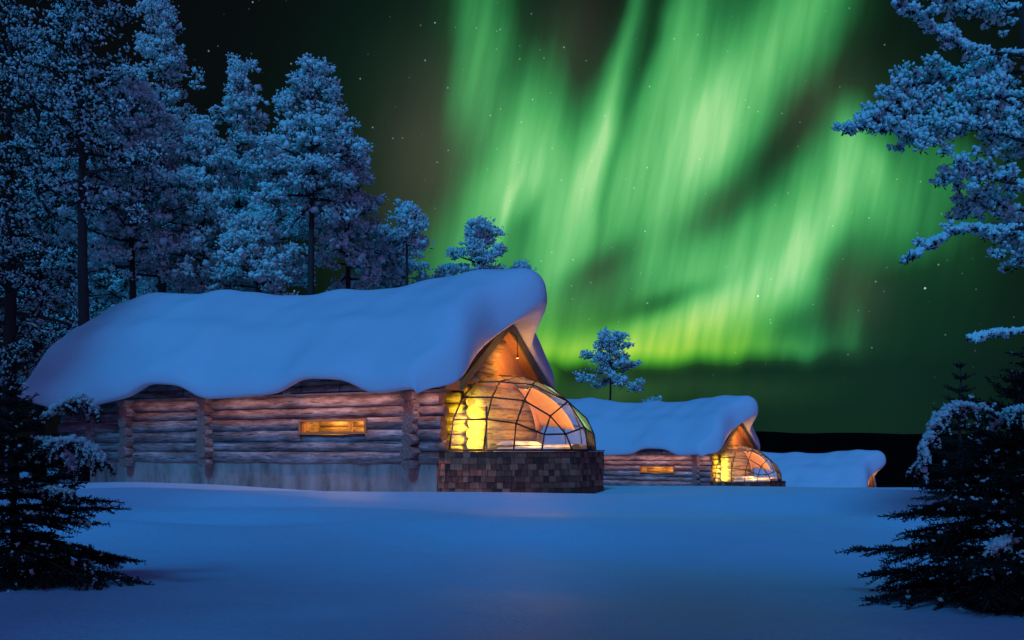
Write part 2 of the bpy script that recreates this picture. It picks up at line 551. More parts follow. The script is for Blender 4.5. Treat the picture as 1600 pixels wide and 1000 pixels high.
def glass(name, frost, tint=(0.96, 0.97, 0.98)):
    m, t, bs = new_mat(name)
    t.n.remove(bs)
    out = [n for n in t.n if n.type == 'OUTPUT_MATERIAL'][0]
    tr = t.new('ShaderNodeBsdfTransparent'); tr.inputs[0].default_value = rgb(*tint)
    gl = t.new('ShaderNodeBsdfGlossy'); gl.inputs['Roughness'].default_value = 0.03
    df = t.new('ShaderNodeBsdfTranslucent'); df.inputs[0].default_value = rgb(0.8, 0.82, 0.85)
    d2 = t.new('ShaderNodeBsdfDiffuse'); d2.inputs[0].default_value = rgb(0.8, 0.82, 0.85)
    md_ = t.new('ShaderNodeMixShader'); md_.inputs[0].default_value = 0.5
    t.l.new(df.outputs[0], md_.inputs[1]); t.l.new(d2.outputs[0], md_.inputs[2])
    fr = t.new('ShaderNodeFresnel'); fr.inputs[0].default_value = 1.28
    a = t.new('ShaderNodeMixShader'); t.l.new(fr.outputs[0], a.inputs[0])
    t.l.new(tr.outputs[0], a.inputs[1]); t.l.new(gl.outputs[0], a.inputs[2])
    b = t.new('ShaderNodeMixShader')
    g = t.new('ShaderNodeTexCoord').outputs['Object']
    n = t.noise(g, 2.2, 3, 0.6)
    t.put(b.inputs[0], t.rng(n, 0.35, 0.7, frost * 0.5, frost * 1.5))
    t.l.new(a.outputs[0], b.inputs[1]); t.l.new(md_.outputs[0], b.inputs[2])
    t.l.new(b.outputs[0], out.inputs[0])
    return m
M_GLASS = glass('dome_glass', 0.13)
M_PANE = glass('window_glass', 0.02)

def lamp_material():
    m, t, bs = new_mat('lamp_bulb')
    bs.inputs['Base Color'].default_value = rgb(1, 0.8, 0.4)
    bs.inputs['Emission Color'].default_value = rgb(1, 0.6, 0.15)
    bs.inputs['Emission Strength'].default_value = 6
    return m
M_BULB = lamp_material()

# ------------------------------------------------------------------ ground
rs = np.random.RandomState(5)
WAVES = [(rs.uniform(2.2, 9.0), rs.uniform(0, 6.28), rs.normal(0, 0.45)) for _ in range(14)]
def sstep(x, a, b):
    t = np.clip((x - a) / (b - a), 0, 1)
    return t * t * (3 - 2 * t)
def ground_z(x, y):
    x = np.asarray(x, dtype=float); y = np.asarray(y, dtype=float)
    z = np.zeros(np.broadcast(x, y).shape)
    for i, (wl, ph, an) in enumerate(WAVES):
        k = 2 * np.pi / wl
        z = z + 0.0055 * wl * np.sin(k * (0.35 * x * np.cos(an) + y * np.cos(an) + x * np.sin(an) * 0.6) + ph)
    fade = 1 - 0.55 * sstep(y, 18, 23)
    z = z * 1.05 * fade * (0.35 + 0.65 * sstep(y, 7, 12))
    z = z - 0.24 * np.exp(-((x - 0.2) / 2.6) ** 2 - ((y - 22.6) / 1.6) ** 2)
    # long wind drifts across the meadow, steeper on the far side
    for cx_, cy_, wx, wy, hh, tl in ((-1.0, 15.2, 5.5, 1.5, .17, .10), (7.0, 18.5, 5.0, 1.8, .13, -.12), (-5.5, 11.5, 4.5, 1.2, .10, .05),
                                     (3.0, 11.0, 4.0, 1.1, .10, -.08), (-1.5, 21.0, 3.0, 1.0, .03, .1), (-9.0, 20.5, 5.0, 1.3, .16, .12), (8.5, 23.5, 5.0, 1.3, .12, -.05)):
        v = y - cy_ - tl * (x - cx_)
        z = z + hh * np.exp(-((x - cx_) / wx) ** 2) * np.exp(-np.where(v < 0, v / wy, v / (wy * .55)) ** 2)
    # drift bank along the long wall of the nearest cabin, hollow next to it
    z = z + 0.20 * np.exp(-((x + 9.5) / 4.5) ** 2 - ((y - 26.5) / 2.6) ** 2)
    z = z + 0.16 * np.exp(-((x + 5.0 + (y - 18) * 0.5) / 5.0) ** 2 - ((y - 17.3 - 0.25 * (x + 5)) / 2.0) ** 2)
    # the meadow falls away behind and to the right of the nearest cabin
    d = sstep(x, 1.0, 6.0)
    z = z - d * (2.7 * sstep(y, 27.5, 50) + 2.8 * sstep(y, 52, 74))
    z = z - 5.5 * sstep(y, 62, 95) * (1 - d)
    z = z - 0.04 * np.maximum(y - 95, 0) * sstep(y, 95, 140)
    return z
xs_ = np.sinh(np.linspace(-4.3, 4.3, 260)) * 8.0
ys_ = np.concatenate([np.linspace(-14, 36, 300), 36 + np.expm1(np.linspace(0.02, 3.2, 90)) * 16])
gx, gy = np.meshgrid(xs_, ys_, indexing='ij')
G = np.stack([gx, gy, ground_z(gx, gy)], -1)
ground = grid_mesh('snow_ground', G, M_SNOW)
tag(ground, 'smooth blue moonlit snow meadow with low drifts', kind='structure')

# far forested hill that closes the view
hx = np.linspace(-1000, 1200, 1500); hv = np.linspace(0, 1, 24)
HG = np.zeros((1500, 24, 3))
hr = np.random.RandomState(3)
prof = 9.0 + 2.2 * np.sin(hx / 160.0 + 1.0) + 1.1 * np.sin(hx / 47.0) + np.abs(hr.normal(0, 0.9, 1500))
for j, v in enumerate(hv):
    HG[:, j, 0] = hx
    HG[:, j, 1] = 130 + 570 * v
    HG[:, j, 2] = -9.5 + (prof + 10.5) * (np.sin(v * math.pi / 2) ** 1.3)
hill = grid_mesh('forest_hill', HG, M_FOREST)
tag(hill, 'black wooded hill along the horizon', kind='structure')

# ------------------------------------------------------------------ log cabins
TH = rad(27.5)
ELL_C = np.array([1.09, 2.2, 1.03]); ELL_R = np.array([2.47, 2.47, 1.90])
def ell(phi, el, k=1.0):
    p, e = rad(phi), rad(el)
    v = np.array([math.cos(e) * math.cos(p), math.cos(e) * math.sin(p), math.sin(e)])
    return Vector(ELL_C + v * ELL_R * k)

def lamp(name, loc, energy, color, parent, radius=0.06, spot=None):
    l = bpy.data.lights.new(name, 'SPOT' if spot else 'POINT')
    l.energy = energy
    l.color = color
    l.shadow_soft_size = radius
    o = bpy.data.objects.new(name, l)
    COL.objects.link(o)
    o.parent = parent
    o.location = loc
    if spot:
        l.spot_size = rad(spot[1]); l.spot_blend = 0.8
        o.rotation_euler = Vector(spot[0]).to_track_quat('-Z', 'Y').to_euler()
    return o

def strip(name, loc, length, width, aim, along, energy, color, parent, spread=180):
    """a long thin lamp that shines towards aim"""
    l = bpy.data.lights.new(name, 'AREA')
    l.shape = 'RECTANGLE'; l.size = length; l.size_y = width
    l.energy = energy; l.color = color; l.spread = rad(spread)
    z = -Vector(aim).normalized(); x = Vector(along); x = (x - z * x.dot(z)).normalized(); y = z.cross(x)
    from mathutils import Matrix
    M = Matrix((x, y, z)).transposed().to_4x4()
    o = bpy.data.objects.new(name, l)
    COL.objects.link(o); o.parent = parent
    o.matrix_local = Matrix.Translation(loc) @ M
    return o

def roof_z(b):
    return 4.32 - 0.70 * abs(b - 2.2)

def make_snow_cap(root):
    NU, NP = 150, 70
    q = np.linspace(-1, 1, NP); p = np.sin(q * np.pi / 2)
    uu = np.linspace(-1, 1, NU); uu = np.sign(uu) * (1 - (1 - np.abs(uu)) ** 1.6)
    P_, U_ = np.meshgrid(p, uu)
    b = 2.2 + P_ * 3.15
    rel = np.abs(P_)
    aR = 1.47 + 0.98 * np.exp(-np.abs((b - 2.22) / 0.66) ** 2.4) - 0.85 * sstep(-P_, 0.68, 1.0) ** 2 - 0.3 * sstep(P_, 0.8, 1.0)
    aL = -14.1 + 0.5 * P_ ** 2 - 0.25 * np.cos(P_ * 4)
    a = aL + (aR - aL) * (U_ * 0.5 + 0.5)
    ridge = np.sqrt((b - 2.2) ** 2 + 0.16) - 0.4
    zr = 4.36 - 0.70 * ridge
    rg = np.exp(-((b - 2.2) / 1.5) ** 2)
    T0 = 1.10 + 0.10 * np.sin(a * 0.62 + 0.6) + 0.03 * sstep(a, -1.5, 1.5) + 0.30 * sstep(-a, 6, 11) + 0.05 * np.sin(a * 1.7 + b)
    T = T0 * (0.80 + 0.27 * rg) + 0.20 * sstep(-P_, 0.2, 0.7)
    # front lip: lifted where the snow has broken away into two arches
    fr = sstep(-P_, 0.55, 0.95)
    arch = np.exp(-((a + 2.15) / 1.15) ** 4) + 0.95 * np.exp(-((a + 7.5) / 1.1) ** 4)
    zb = zr + fr * (0.44 * arch - 0.29 - 0.22 * np.exp(-((a + 11.3) / 1.9) ** 2) + 0.05 * np.sin(a * 1.3)) - 0.10 * fr
    T = T - fr * 0.22 * arch
    # left end slumps
    slump = sstep(-a, 12.2, 15.0)
    zb = zb - slump * (0.12 + 1.2 * rg) * 0.9
    T = T * (1 + 0.25 * slump)
    # rounding at eaves and ends
    n = 3.0
    sp_ = (1 - rel ** n) ** (1 / n)
    dR = np.clip((aR - a) / (0.45 + 0.25 * np.exp(-((b - 2.2) / 0.6) ** 2)), 0, 1); dL = np.clip((a - aL) / 1.8, 0, 1)
    sr = (1 - (1 - dR) ** 2.2) ** (1 / 2.2); sl = (1 - (1 - dL) ** 2.2) ** (1 / 2.2)
    h = T * 0.5 * sp_ * sr * sl
    cw = np.exp(-np.abs((b - 2.2) / 0.62) ** 3)
    zb = zb - 0.17 * (1 - cw) * sstep(a, 0.8, 1.4)
    mid = zb + T * 0.5 * (cw + (1 - cw) * (0.30 + 0.70 * sr))
    mid = mid - 0.10 * (1 - sr) * rg
    # soft lumps and wind lines
    nz = 0.045 * np.sin(a * 2.1 + b * 1.2) * np.sin(b * 2.3 - a * 0.6) + 0.022 * np.sin(a * 4.3 - b * 3.1) + 0.036 * np.sin(b * 6.5 + 0.8 * np.sin(a * 0.9))
    top = mid + h + nz * sp_ * sr * sl
    bot = mid - h
    loop = np.concatenate([np.stack([a, b, top], -1), np.stack([a, b, bot], -1)[:, ::-1][:, 1:-1]], 1)
    o = grid_mesh('roof_snow', loop, M_ROOFSNOW, root, closed_v=True)
    wd = o.modifiers.new('weld', 'WELD'); wd.merge_threshold = 0.004
    sm = o.modifiers.new('soften', 'SMOOTH'); sm.factor = 0.5; sm.iterations = 10
    return o

def make_cabin(label, loc, rz):
    rnd = random.Random(11)
    root = empty('log_cabin', loc, rz)
    tag(root, label, 'log cabin', 'snow-covered log cabins with glass domes')
    rows = [0.84 + 0.281 * k for k in range(7)]
    WX0, WX1 = -3.46, -1.36
    # long front wall
    m = MB()
    def log(mb, p0, p1, r, capmat=1, seg=16, wob=0.03):
        p0, p1 = Vector(p0), Vector(p1)
        n = max(2, int((p1 - p0).length / 0.45))
        pts = [p0.lerp(p1, i / n) + Vector((0, rnd.uniform(-.012, .012), rnd.uniform(-.009, .009))) for i in range(n + 1)]
        rr = [r * (1 + rnd.uniform(-.06, .05)) for _ in pts]
        mb.tube(pts, rr, seg, 0, True, capmat, wob, rnd)
    for k, z in enumerate(rows):
        r = 0.150 + (0.016, -0.012, 0.012, 0.014, -0.010, 0.018, 0.004)[k]
        xe = 0.72 + 0.28 * ((k * 0.618) % 1.0) - (0.18 if k == 3 else 0)
        xl = -12.3 - 0.3 * rnd.random()
        yo = rnd.uniform(-.02, .02)
        if k in (2, 3):
            log(m, (xl, yo, z), (WX0 + 0.02, yo, z), r)
            log(m, (WX1 - 0.02, yo, z), (xe, yo, z), r)
        else:
            log(m, (xl, yo, z), (xe, yo, z), r)
    log(m, (-12.4, -0.01, 2.79), (0.86, -0.01, 2.79), 0.145)
    log(m, (WX0 - .1, 0.0, 1.325), (WX1 + .1, 0.0, 1.325), 0.10)
    log(m, (WX0 - .1, 0.0, 1.845), (WX1 + .1, 0.0, 1.845), 0.075)
    m.build('front_wall', [M_LOG, M_END], root)
    # cross walls whose log ends show on the front
    for x in (0.0, -6.6, -9.6):
        m = MB()
        for k, z in enumerate(rows):
            zz = z - 0.14
            ye = -0.34 - 0.10 * rnd.random()
            log(m, (x + rnd.uniform(-.015, .015), ye, zz), (x, 4.6, zz), 0.160 + rnd.uniform(-.010, .012), wob=0.07)
        zz = rows[-1] + 0.14
        log(m, (x, -0.30, zz), (x, 4.6, zz), 0.14)
        m.build('cross_wall', [M_LOG, M_END], root)
    # back and end walls (plain logs too)
    m = MB()
    for k, z in enumerate(rows):
        log(m, (-12.3, 4.4, z), (1.2, 4.4, z), 0.15)
        log(m, (-11.2, -.2, z - .14), (-11.2, 4.6, z - .14), 0.15)
    m.build('back_wall', [M_LOG, M_END], root)
    # foundation
    m = MB()
    m.box((-11.3, -0.06, -1.2), (0.62, 4.5, 0.695))
    m.build('foundation', M_FOUND, root)
    # floor of the dome room is inside the plinth
    # niche wall beside the entrance: logs along the ridge direction
    m = MB()
    for k in range(6):
        z = 1.02 + 0.265 * k
        log(m, (0.02, 1.15, z), (1.0 + 0.03 * rnd.uniform(-1, 1), 1.15, z), 0.135, wob=.05)
    m.build('niche_wall', [M_LOGIN, M_LOGIN], root)
    # gable wall of the dome room: its log ends face the front
    m = MB()
    for k in range(7):
        z = 0.90 + 0.265 * k
        y0 = 0.86 + 0.07 * rnd.random() + (0.0 if k < 6 else -0.10)
        log(m, (1.03, y0, z), (1.03, 4.3, z), 0.145, wob=.04)
    m.build('gable_wall', [M_LOGIN, M_LOGIN], root)
    # gable triangle: stepped logs on the left, boards behind
    m = MB()
    for (z, y0, y1) in ((2.80, 0.55, 2.12), (3.05, 0.85, 1.85), (3.29, 1.15, 1.75), (3.50, 1.35, 2.05), (3.73, 1.62, 2.35)):
        log(m, (1.10, y0, z), (1.10, y1, z), 0.125, wob=.04)
    m.build('gable_logs', [M_LOGIN, M_LOGIN], root)
    m = MB()
    # diagonal boards following the right slope of the roof
    ux, uz = 0.819, -0.573
    for i in range(12):
        off = i * 0.165
        # board runs down to the right, clipped by the gable outline
        y0 = 2.2 - off * 0.9
        pts = []
        top_y = 2.2 - off * 0.55
        zt = roof_z(top_y) - 0.05
        L = (4.35 - top_y) / ux if True else 0
        zb_ = zt + uz * L
        if zb_ < 2.6:
            L = (zt - 2.55) / 0.573
        if L <= 0.1:
            continue
        x = 1.02 - (i % 2) * 0.006
        p0 = Vector((x, top_y, zt)); d = Vector((0, ux, uz)); nrm = Vector((0, -0.573, -0.819))
        w = 0.155
        b0 = len(m.v)
        q = [p0, p0 + d * L, p0 + d * L + nrm * w, p0 + nrm * w + d * 0.0]
        for pnt in q: m.v.append(tuple(pnt))
        for pnt in q: m.v.append((pnt.x - 0.03, pnt.y, pnt.z))
        u0 = rnd.random() * 30
        uv = [(u0, i), (u0 + L, i), (u0 + L, i + w), (u0, i + w)]
        m.face((b0, b0 + 1, b0 + 2, b0 + 3), 0, uv)
        m.face((b0, b0 + 4, b0 + 5, b0 + 1), 0, uv)
        m.face((b0 + 3, b0 + 2, b0 + 6, b0 + 7), 0, uv)
    # backing so that no sky shows between the boards
    b0 = len(m.v)
    for pnt in ((0.97, -0.3, 2.45), (0.97, 4.7, 2.45), (0.97, 2.2, 4.28)):
        m.v.append(pnt)
    m.face((b0, b0 + 1, b0 + 2), 0, [(0, 0), (4, 0), (2, 2)])
    m.build('gable_boards', M_BOARD, root)
    # roof slabs, rake boards
    m = MB()
    for s in (-1, 1):
        n = 8
        wdt = (2.13 if s < 0 else 2.42) / n
        for i in range(n):
            b0 = 2.2 + s * wdt * i; b1 = 2.2 + s * wdt * (i + 1)
            z0, z1 = roof_z(b0), roof_z(b1)
            k = len(m.v)
            pr = [(b0, z0), (b1, z1), (b1, z1 - 0.10 + (i % 2) * 0.006), (b0, z0 - 0.10 + (i % 2) * 0.006)]
            for xx in (-13.0, 1.36):
                for (bb, zz) in pr: m.v.append((xx, bb, zz))
            u0 = rnd.random() * 30
            for t4 in ((0, 1, 5, 4), (1, 2, 6, 5), (2, 3, 7, 6), (3, 0, 4, 7), (0, 3, 2, 1), (4, 5, 6, 7)):
                m.face([k + j for j in t4], 0, [(u0, i), (u0, i + wdt), (u0 + 13, i + wdt), (u0 + 13, i)])
    roof = m.build('roof', M_BOARD, root)
    for s in (-1, 1):
        m = MB()
        k = len(m.v)
        b0, b1 = 2.2, 2.2 + s * 2.45
        dz = 0.20
        pr = [(b0, roof_z(b0) + 0.03), (b1, roof_z(b1) + 0.03), (b1, roof_z(b1) - dz), (b0, roof_z(b0) - dz - 0.04)]
        for xx in (1.362, 1.41):
            for (bb, zz) in pr: m.v.append((xx, bb, zz))
        for t4 in ((0, 1, 5, 4), (1, 2, 6, 5), (2, 3, 7, 6), (0, 3, 2, 1), (4, 5, 6, 7)):
            m.face([k + j for j in t4], 0, [(0, 0), (3.4, 0), (3.4, .3), (0, .3)] if t4 != (1, 2, 6, 5) else [(0, 0)] * 4)
        m.build('rake_board', M_RAKE, roof)
    make_snow_cap(root)
    # window: frame, glass, and a small lit recess behind it
    m = MB()
    z0, z1 = 1.425, 1.80
    yf = -0.175
    m.box((WX0, yf, z0), (WX1, -0.02, z0 + 0.055))
    m.box((WX0, yf, z1 - 0.055), (WX1, -0.02, z1))
    m.box((WX0, yf + .002, z0 + 0.055), (WX0 + 0.06, -0.02, z1 - 0.055))
    m.box((WX1 - 0.06, yf + .002, z0 + 0.055), (WX1, -0.02, z1 - 0.055))
    m.box((WX0 + 0.13, yf + .03, z0 + 0.055), (WX0 + 0.155, -0.06, z1 - 0.055))
    win = m.build('window', M_FRAME, root)
    m = MB()
    k = len(m.v)
    m.v += [(WX0 + .05, -0.10, z0 + .05), (WX1 - .05, -0.10, z0 + .05), (WX1 - .05, -0.10, z1 - .05), (WX0 + .05, -0.10, z1 - .05)]
    m.face((0, 1, 2, 3))
    m.build('pane', M_PANE, win)
    m = MB()
    X0, X1, Y0, Y1, Z0, Z1 = WX0 + .02, WX1 - .02, -0.02, 0.75, 1.30, 1.92
    m.v += [(X0, Y0, Z0), (X1, Y0, Z0), (X1, Y1, Z0), (X0, Y1, Z0), (X0, Y0, Z1), (X1, Y0, Z1), (X1, Y1, Z1), (X0, Y1, Z1)]
    for t4 in ((0, 1, 2, 3), (4, 5, 6, 7), (1, 2, 6, 5), (2, 3, 7, 6), (3, 0, 4, 7)):
        m.face(t4, 0, [(0, 0), (2, 0), (2, .6), (0, .6)])
    for zz in (1.36, 1.54, 1.72, 1.88):
        m.tube([(X0, 0.72, zz), (X1, 0.72, zz)], 0.095, 10, 0, False, rnd=rnd)
    m.tube([((X0 + X1) / 2 + .06, 0.55, 1.3), ((X0 + X1) / 2 + .06, 0.55, 1.92)], 0.05, 8, 0, False, rnd=rnd)
    m.build('recess', M_LOGIN, win)
    lamp('window_lamp', (WX0 + 0.7, 0.30, 1.84), 22.0, (1.0, 0.50, 0.09), root, 0.03)
    lamp('window_lamp', (WX1 - 0.5, 0.30, 1.84), 22.0, (1.0, 0.50, 0.09), root, 0.03)
    # warm light strips under the front overhang
    for x0, x1, e in ((-3.4, -0.40, 19), (0.30, 1.0, 6), (-6.3, -3.7, 9), (-9.3, -6.9, 5)):
        m = MB()
        yl, zl = -0.52, 2.43
        m.box((x0, yl - .03, zl + .005), (x1, yl + .03, zl + .04))
        for t in (0.1, 0.5, 0.9):
            xx = x0 + (x1 - x0) * t
            m.tube([(xx, yl, zl + .03), (xx, yl + .05, zl + .30)], .012, 6, 0, False, rnd=rnd)
        m.build('eave_lamp', M_METAL, root)
        strip('eave_light', ((x0 + x1) / 2, yl, zl), (x1 - x0) * .96, 0.05, (0, 0.16, -1), (1, 0, 0), e, (1.0, 0.52, 0.45), root)
    # spotlight under the corner of the overhang, aimed at the plinth
    m = MB()
    m.tube([(0.70, -0.50, 2.70), (0.70, -0.60, 2.50)], .014, 6, 0, False, rnd=rnd)
    m.tube([(0.67, -0.62, 2.56), (0.73, -0.60, 2.46)], [.035, .05], 10, 0, True, rnd=rnd)
    m.build('spot_lamp', M_METAL, root)
    lamp('spot_light', (0.76, -0.72, 2.38), 200, (1.0, 0.50, 0.36), root, .05, ((1.1, 0.62, -1.75), 74))
    # tiled plinth of the glass room
    cx, cy = 1.09, 2.2
    R = 2.65
    plan = [(0.92, cy - R)] + [(cx + R * math.cos(rad(p)), cy + R * math.sin(rad(p))) for p in (-90, -54, -18, 18, 54, 90)] + [(0.92, cy + R)]
    m = MB()
    rowsn = 7
    hgt = 1.0 / rowsn
    for i in range(len(plan) - 1):
        p0 = Vector((*plan[i], 0)); p1 = Vector((*plan[i + 1], 0))
        L = (p1 - p0).length
        if L < 0.05: continue
        d = (p1 - p0) / L
        nrm = Vector((d.y, -d.x, 0))
        for r_ in range(-2, rowsn):
            zz = r_ * hgt
            s = -rnd.random() * 0.12
            while s < L:
                w = rnd.choice((0.12, 0.15, 0.18, 0.22))
                a0, a1 = max(0, s), min(L, s + w - 0.008)
                if a1 - a0 > 0.02:
                    ou = rnd.uniform(0.0, 0.022)
                    k = len(m.v)
                    for (t_, o_, z_) in ((a0, -.03, zz), (a1, -.03, zz), (a1, -.03, zz + hgt - .006), (a0, -.03, zz + hgt - .006),
                                         (a0, ou + .01, zz), (a1, ou + .01, zz), (a1, ou, zz + hgt - .006), (a0, ou, zz + hgt - .006)):
                        m.v.append(tuple(p0 + d * t_ + nrm * o_ + Vector((0, 0, z_))))
                    u = (math.floor(rnd.random() * 500) + .5, math.floor(rnd.random() * 500) + .5)
                    for q4 in ((4, 5, 6, 7), (0, 4, 7, 3), (5, 1, 2, 6), (7, 6, 2, 3), (0, 1, 5, 4)):
                        m.face([k + j for j in q4], 0, [u] * 4)
                s += w
    m.build('tiled_plinth', M_TILE, root)
    # core of the plinth, top ledge and floor
    m = MB()
    inner = [Vector((cx, cy, 0)) + (Vector((*p, 0)) - Vector((cx, cy, 0))) * 0.985 for p in plan]
    inn2 = [Vector((cx, cy, 0)) + (Vector((*p, 0)) - Vector((cx, cy, 0))) * 0.90 for p in plan]
    k = len(m.v); n = len(inner)
    for p in inner: m.v.append((p.x, p.y, -0.4))
    for p in inner: m.v.append((p.x, p.y, 0.985))
    for p in inn2: m.v.append((p.x, p.y, 0.985))
    for p in inn2: m.v.append((p.x, p.y, 0.45))
    for i in range(n - 1):
        for lv in range(3):
            m.face((k + lv * n + i, k + lv * n + i + 1, k + (lv + 1) * n + i + 1, k + (lv + 1) * n + i), 0, [(0, 0), (1, 0), (1, .3), (0, .3)])
    m.face([k + 3 * n + i for i in range(n)], 0, [(v.x, v.y) for v in inn2])
    m.build('room_floor', M_LOGIN, root)
    m = MB()
    outp = [Vector((cx, cy, 0)) + (Vector((*p, 0)) - Vector((cx, cy, 0))) * 1.018 for p in plan]
    inn3 = [Vector((cx, cy, 0)) + (Vector((*p, 0)) - Vector((cx, cy, 0))) * 0.88 for p in plan]
    k = 0
    for ring, z in ((outp, 1.0), (outp, 1.025), (inn3, 1.025), (inn3, 1.0)):
        for p in ring: m.v.append((p.x, p.y, z))
    for i in range(n - 1):
        for lv in range(4):
            l2 = (lv + 1) % 4
            m.face((lv * n + i, lv * n + i + 1, l2 * n + i + 1, l2 * n + i), 0, None)
    m.build('ledge', M_METAL, root)
    # glass dome
    half = {'B0': (-90, 0), 'B1': (-70, 0), 'B2': (-54, 0), 'B3': (-38, 0), 'B4': (-17, 0),
            'a0': (-90, 22), 'a1': (-69, 22), 'a2': (-52, 19), 'a3': (-36, 11), 'a4': (-21, 11.5),
            'b0': (-90, 41.5), 'b1': (-67, 41), 'b2': (-44, 38), 'b3': (-29, 25),
            'e0': (-90, 61), 'e1': (-61, 61), 'e2': (-25, 57)}
    axis = {'B5': (0, 0), 'a5': (0, 17), 'c': (0, 39), 'e3': (4, 66), 'T': (0, 80), 'T0': (90, 89)}
    V = {k_: ell(*v) for k_, v in axis.items()}
    V['T0'] = Vector((1.09, 2.2, 2.93)); V['T'] = ell(0, 78)
    for k_, (p_, e_) in half.items():
        V[k_] = ell(p_, e_); V[k_ + "'"] = ell(-p_, e_)
    EG = ['B1 a1', 'a1 b1', 'b1 e1', 'e1 T', 'B2 a2', 'a2 b2', 'b2 e2', 'e2 e3', 'B3 a3', 'a3 b3', 'b3 c', 'B4 a4', 'b3 a4', 'a4 a5',
          'B0 a0', 'a0 b0', 'b0 e0', 'e0 T0', 'a0 a1', 'a1 a2', 'a2 a3', 'a3 a4', 'b0 b1', 'b1 b2', 'b2 b3', 'e0 e1', 'e1 e2', 'e2 c',
          'B0 B1', 'B1 B2', 'B2 B3', 'B3 B4', 'B4 B5']
    AX = ['B5 a5', 'a5 c', 'c e3', 'e3 T', 'T T0']
    FC = ['B0 B1 a1 a0', 'B1 B2 a2 a1', 'B2 B3 a3 a2', 'B3 B4 a4 a3', 'B4 B5 a5 a4', 'a0 a1 b1 b0', 'a1 a2 b2 b1', 'a2 a3 b3 b2', 'a3 a4 b3',
          'a4 a5 c b3', 'b0 b1 e1 e0', 'b1 b2 e2 e1', 'b2 b3 c e2', 'e2 c e3', 'e0 e1 T T0', 'e1 e2 e3 T']
    def mir(s):
        return ' '.join((w_ if w_ in axis else w_ + "'") for w_ in s.split())
    m = MB()
    for e_ in EG + [mir(x) for x in EG] + AX:
        i0, i1 = e_.split()
        m.tube([V[i0], V[i1]], 0.021 if not i0.startswith('B') or not i1.startswith('B') else 0.024, 6, 0, True, rnd=rnd, smooth=True)
    frame = m.build('glass_dome', M_METAL, root)
    for fset in (FC, [mir(x) for x in FC]):
        for f_ in fset:
            m = MB()
            pts = [V[w_] for w_ in f_.split()]
            m.v += [tuple(p) for p in pts]
            m.face(tuple(range(len(pts))))
            m.build('glass_pane', M_GLASS, frame)
    # padded rail along the far inside of the plinth
    GB = np.zeros((40, 10, 3))
    for i, ph in enumerate(np.linspace(-2, 88, 40)):
        for j, t_ in enumerate(np.linspace(0, 2 * math.pi, 10, endpoint=False)):
            rr = 2.17 + 0.13 * math.cos(t_)
            GB[i, j] = (1.09 + rr * math.cos(rad(ph)), 2.2 + rr * math.sin(rad(ph)), 1.08 + 0.11 * math.sin(t_))
    grid_mesh('padded_rail', GB, M_LINEN, root, closed_v=True)
    # cloth blind drawn over the far upper panes
    GB = np.zeros((18, 12, 3))
    for i, ph in enumerate(np.linspace(52, 122, 18)):
        for j, e_ in enumerate(np.linspace(17 + 5 * math.sin((ph - 52) / 70 * math.pi), 66, 12)):
            GB[i, j] = ell(ph, e_, 0.93 + 0.006 * math.sin(i * 1.9))
    GB[:, :, 0] = np.maximum(GB[:, :, 0], 1.22)
    bl = grid_mesh('blind', GB, M_BLIND, root)
    sm = bl.modifiers.new('thickness', 'SOLIDIFY'); sm.thickness = 0.012
    lamp('bedside_light', (2.35, 2.1, 1.36), 26, (1.0, 0.62, 0.16), root, .05)
    # lamps of the glass room: a light strip by the second rib, a bedside lamp, a lamp under the crown
    m = MB()
    m.box((1.76, 0.27, 1.03), (1.80, 0.30, 2.06))
    m.build('strip_lamp', M_METAL, root)
    strip('strip_light', (1.755, 0.31, 1.55), 1.0, 0.04, (-0.66, 0.50, 0.0), (0, 0, 1), 62, (1.0, 0.80, 0.06), root, 80)
    lamp('bedside_light', (2.25, 2.9, 1.40), 52, (1.0, 0.45, 0.10), root, .06)
    m = MB()
    m.tube([(1.85, 2.2, 2.90), (1.85, 2.2, 2.62)], .008, 6, 0, False, rnd=rnd)
    m.tube([(1.85, 2.2, 2.64), (1.85, 2.2, 2.56)], [.03, .07], 10, 0, True, rnd=rnd)
    m.build('pendant_lamp', M_METAL, root)
    lamp('gable_light', (1.85, 2.2, 2.50), 24, (1.0, 0.40, 0.07), root, .05)
    m = MB()
    m.tube([(1.36, 2.2, 4.04), (1.60, 2.2, 3.90), (1.62, 2.2, 3.40)], .010, 6, 0, False, rnd=rnd)
    m.tube([(1.62, 2.2, 3.42), (1.62, 2.2, 3.35)], [.02, .045], 10, 0, True, rnd=rnd)
    m.build('gable_lamp', M_METAL, root)
    lamp('gable_light', (1.62, 2.2, 3.30), 34, (1.0, 0.42, 0.07), root, .03)
    return root

O1 = (-2.31, 24.0, 0.0)
cab1 = make_cabin('largest log cabin, nearest the camera, with big lit glass dome on tiled plinth', O1, -TH)

def place(px, py_ledge, depth):
    x = (px - 800) / F * depth
    z = CAMZ - (py_ledge - HY) / F * depth - 1.02
    return (x, depth, z)

def copy_cabin(label, loc, rz, lit=True):
    src = [o for o in bpy.data.objects]
    kids = {}
    for o in src:
        if o.parent: kids.setdefault(o.parent.name, []).append(o)
    def rec(o, par):
        if o.type == 'LIGHT' and not lit and 'gable' not in o.name: return None
        c = o.copy(); COL.objects.link(c)
        if par: c.parent = par
        for ch in kids.get(o.name, []): rec(ch, c)
        return c
    r = rec(cab1, None)
    r.location = loc; r.rotation_euler = (0, 0, rz)
    r['label'] = label
    return r
cab2 = copy_cabin('middle log cabin with small lit dome, right behind the big glass dome', place(1091, 752, 53.0), -rad(37))
cab3 = copy_cabin('farthest log cabin at right, only its snowy roof and dark gable showing', place(1322, 806, 70.0), -rad(27), lit=False)

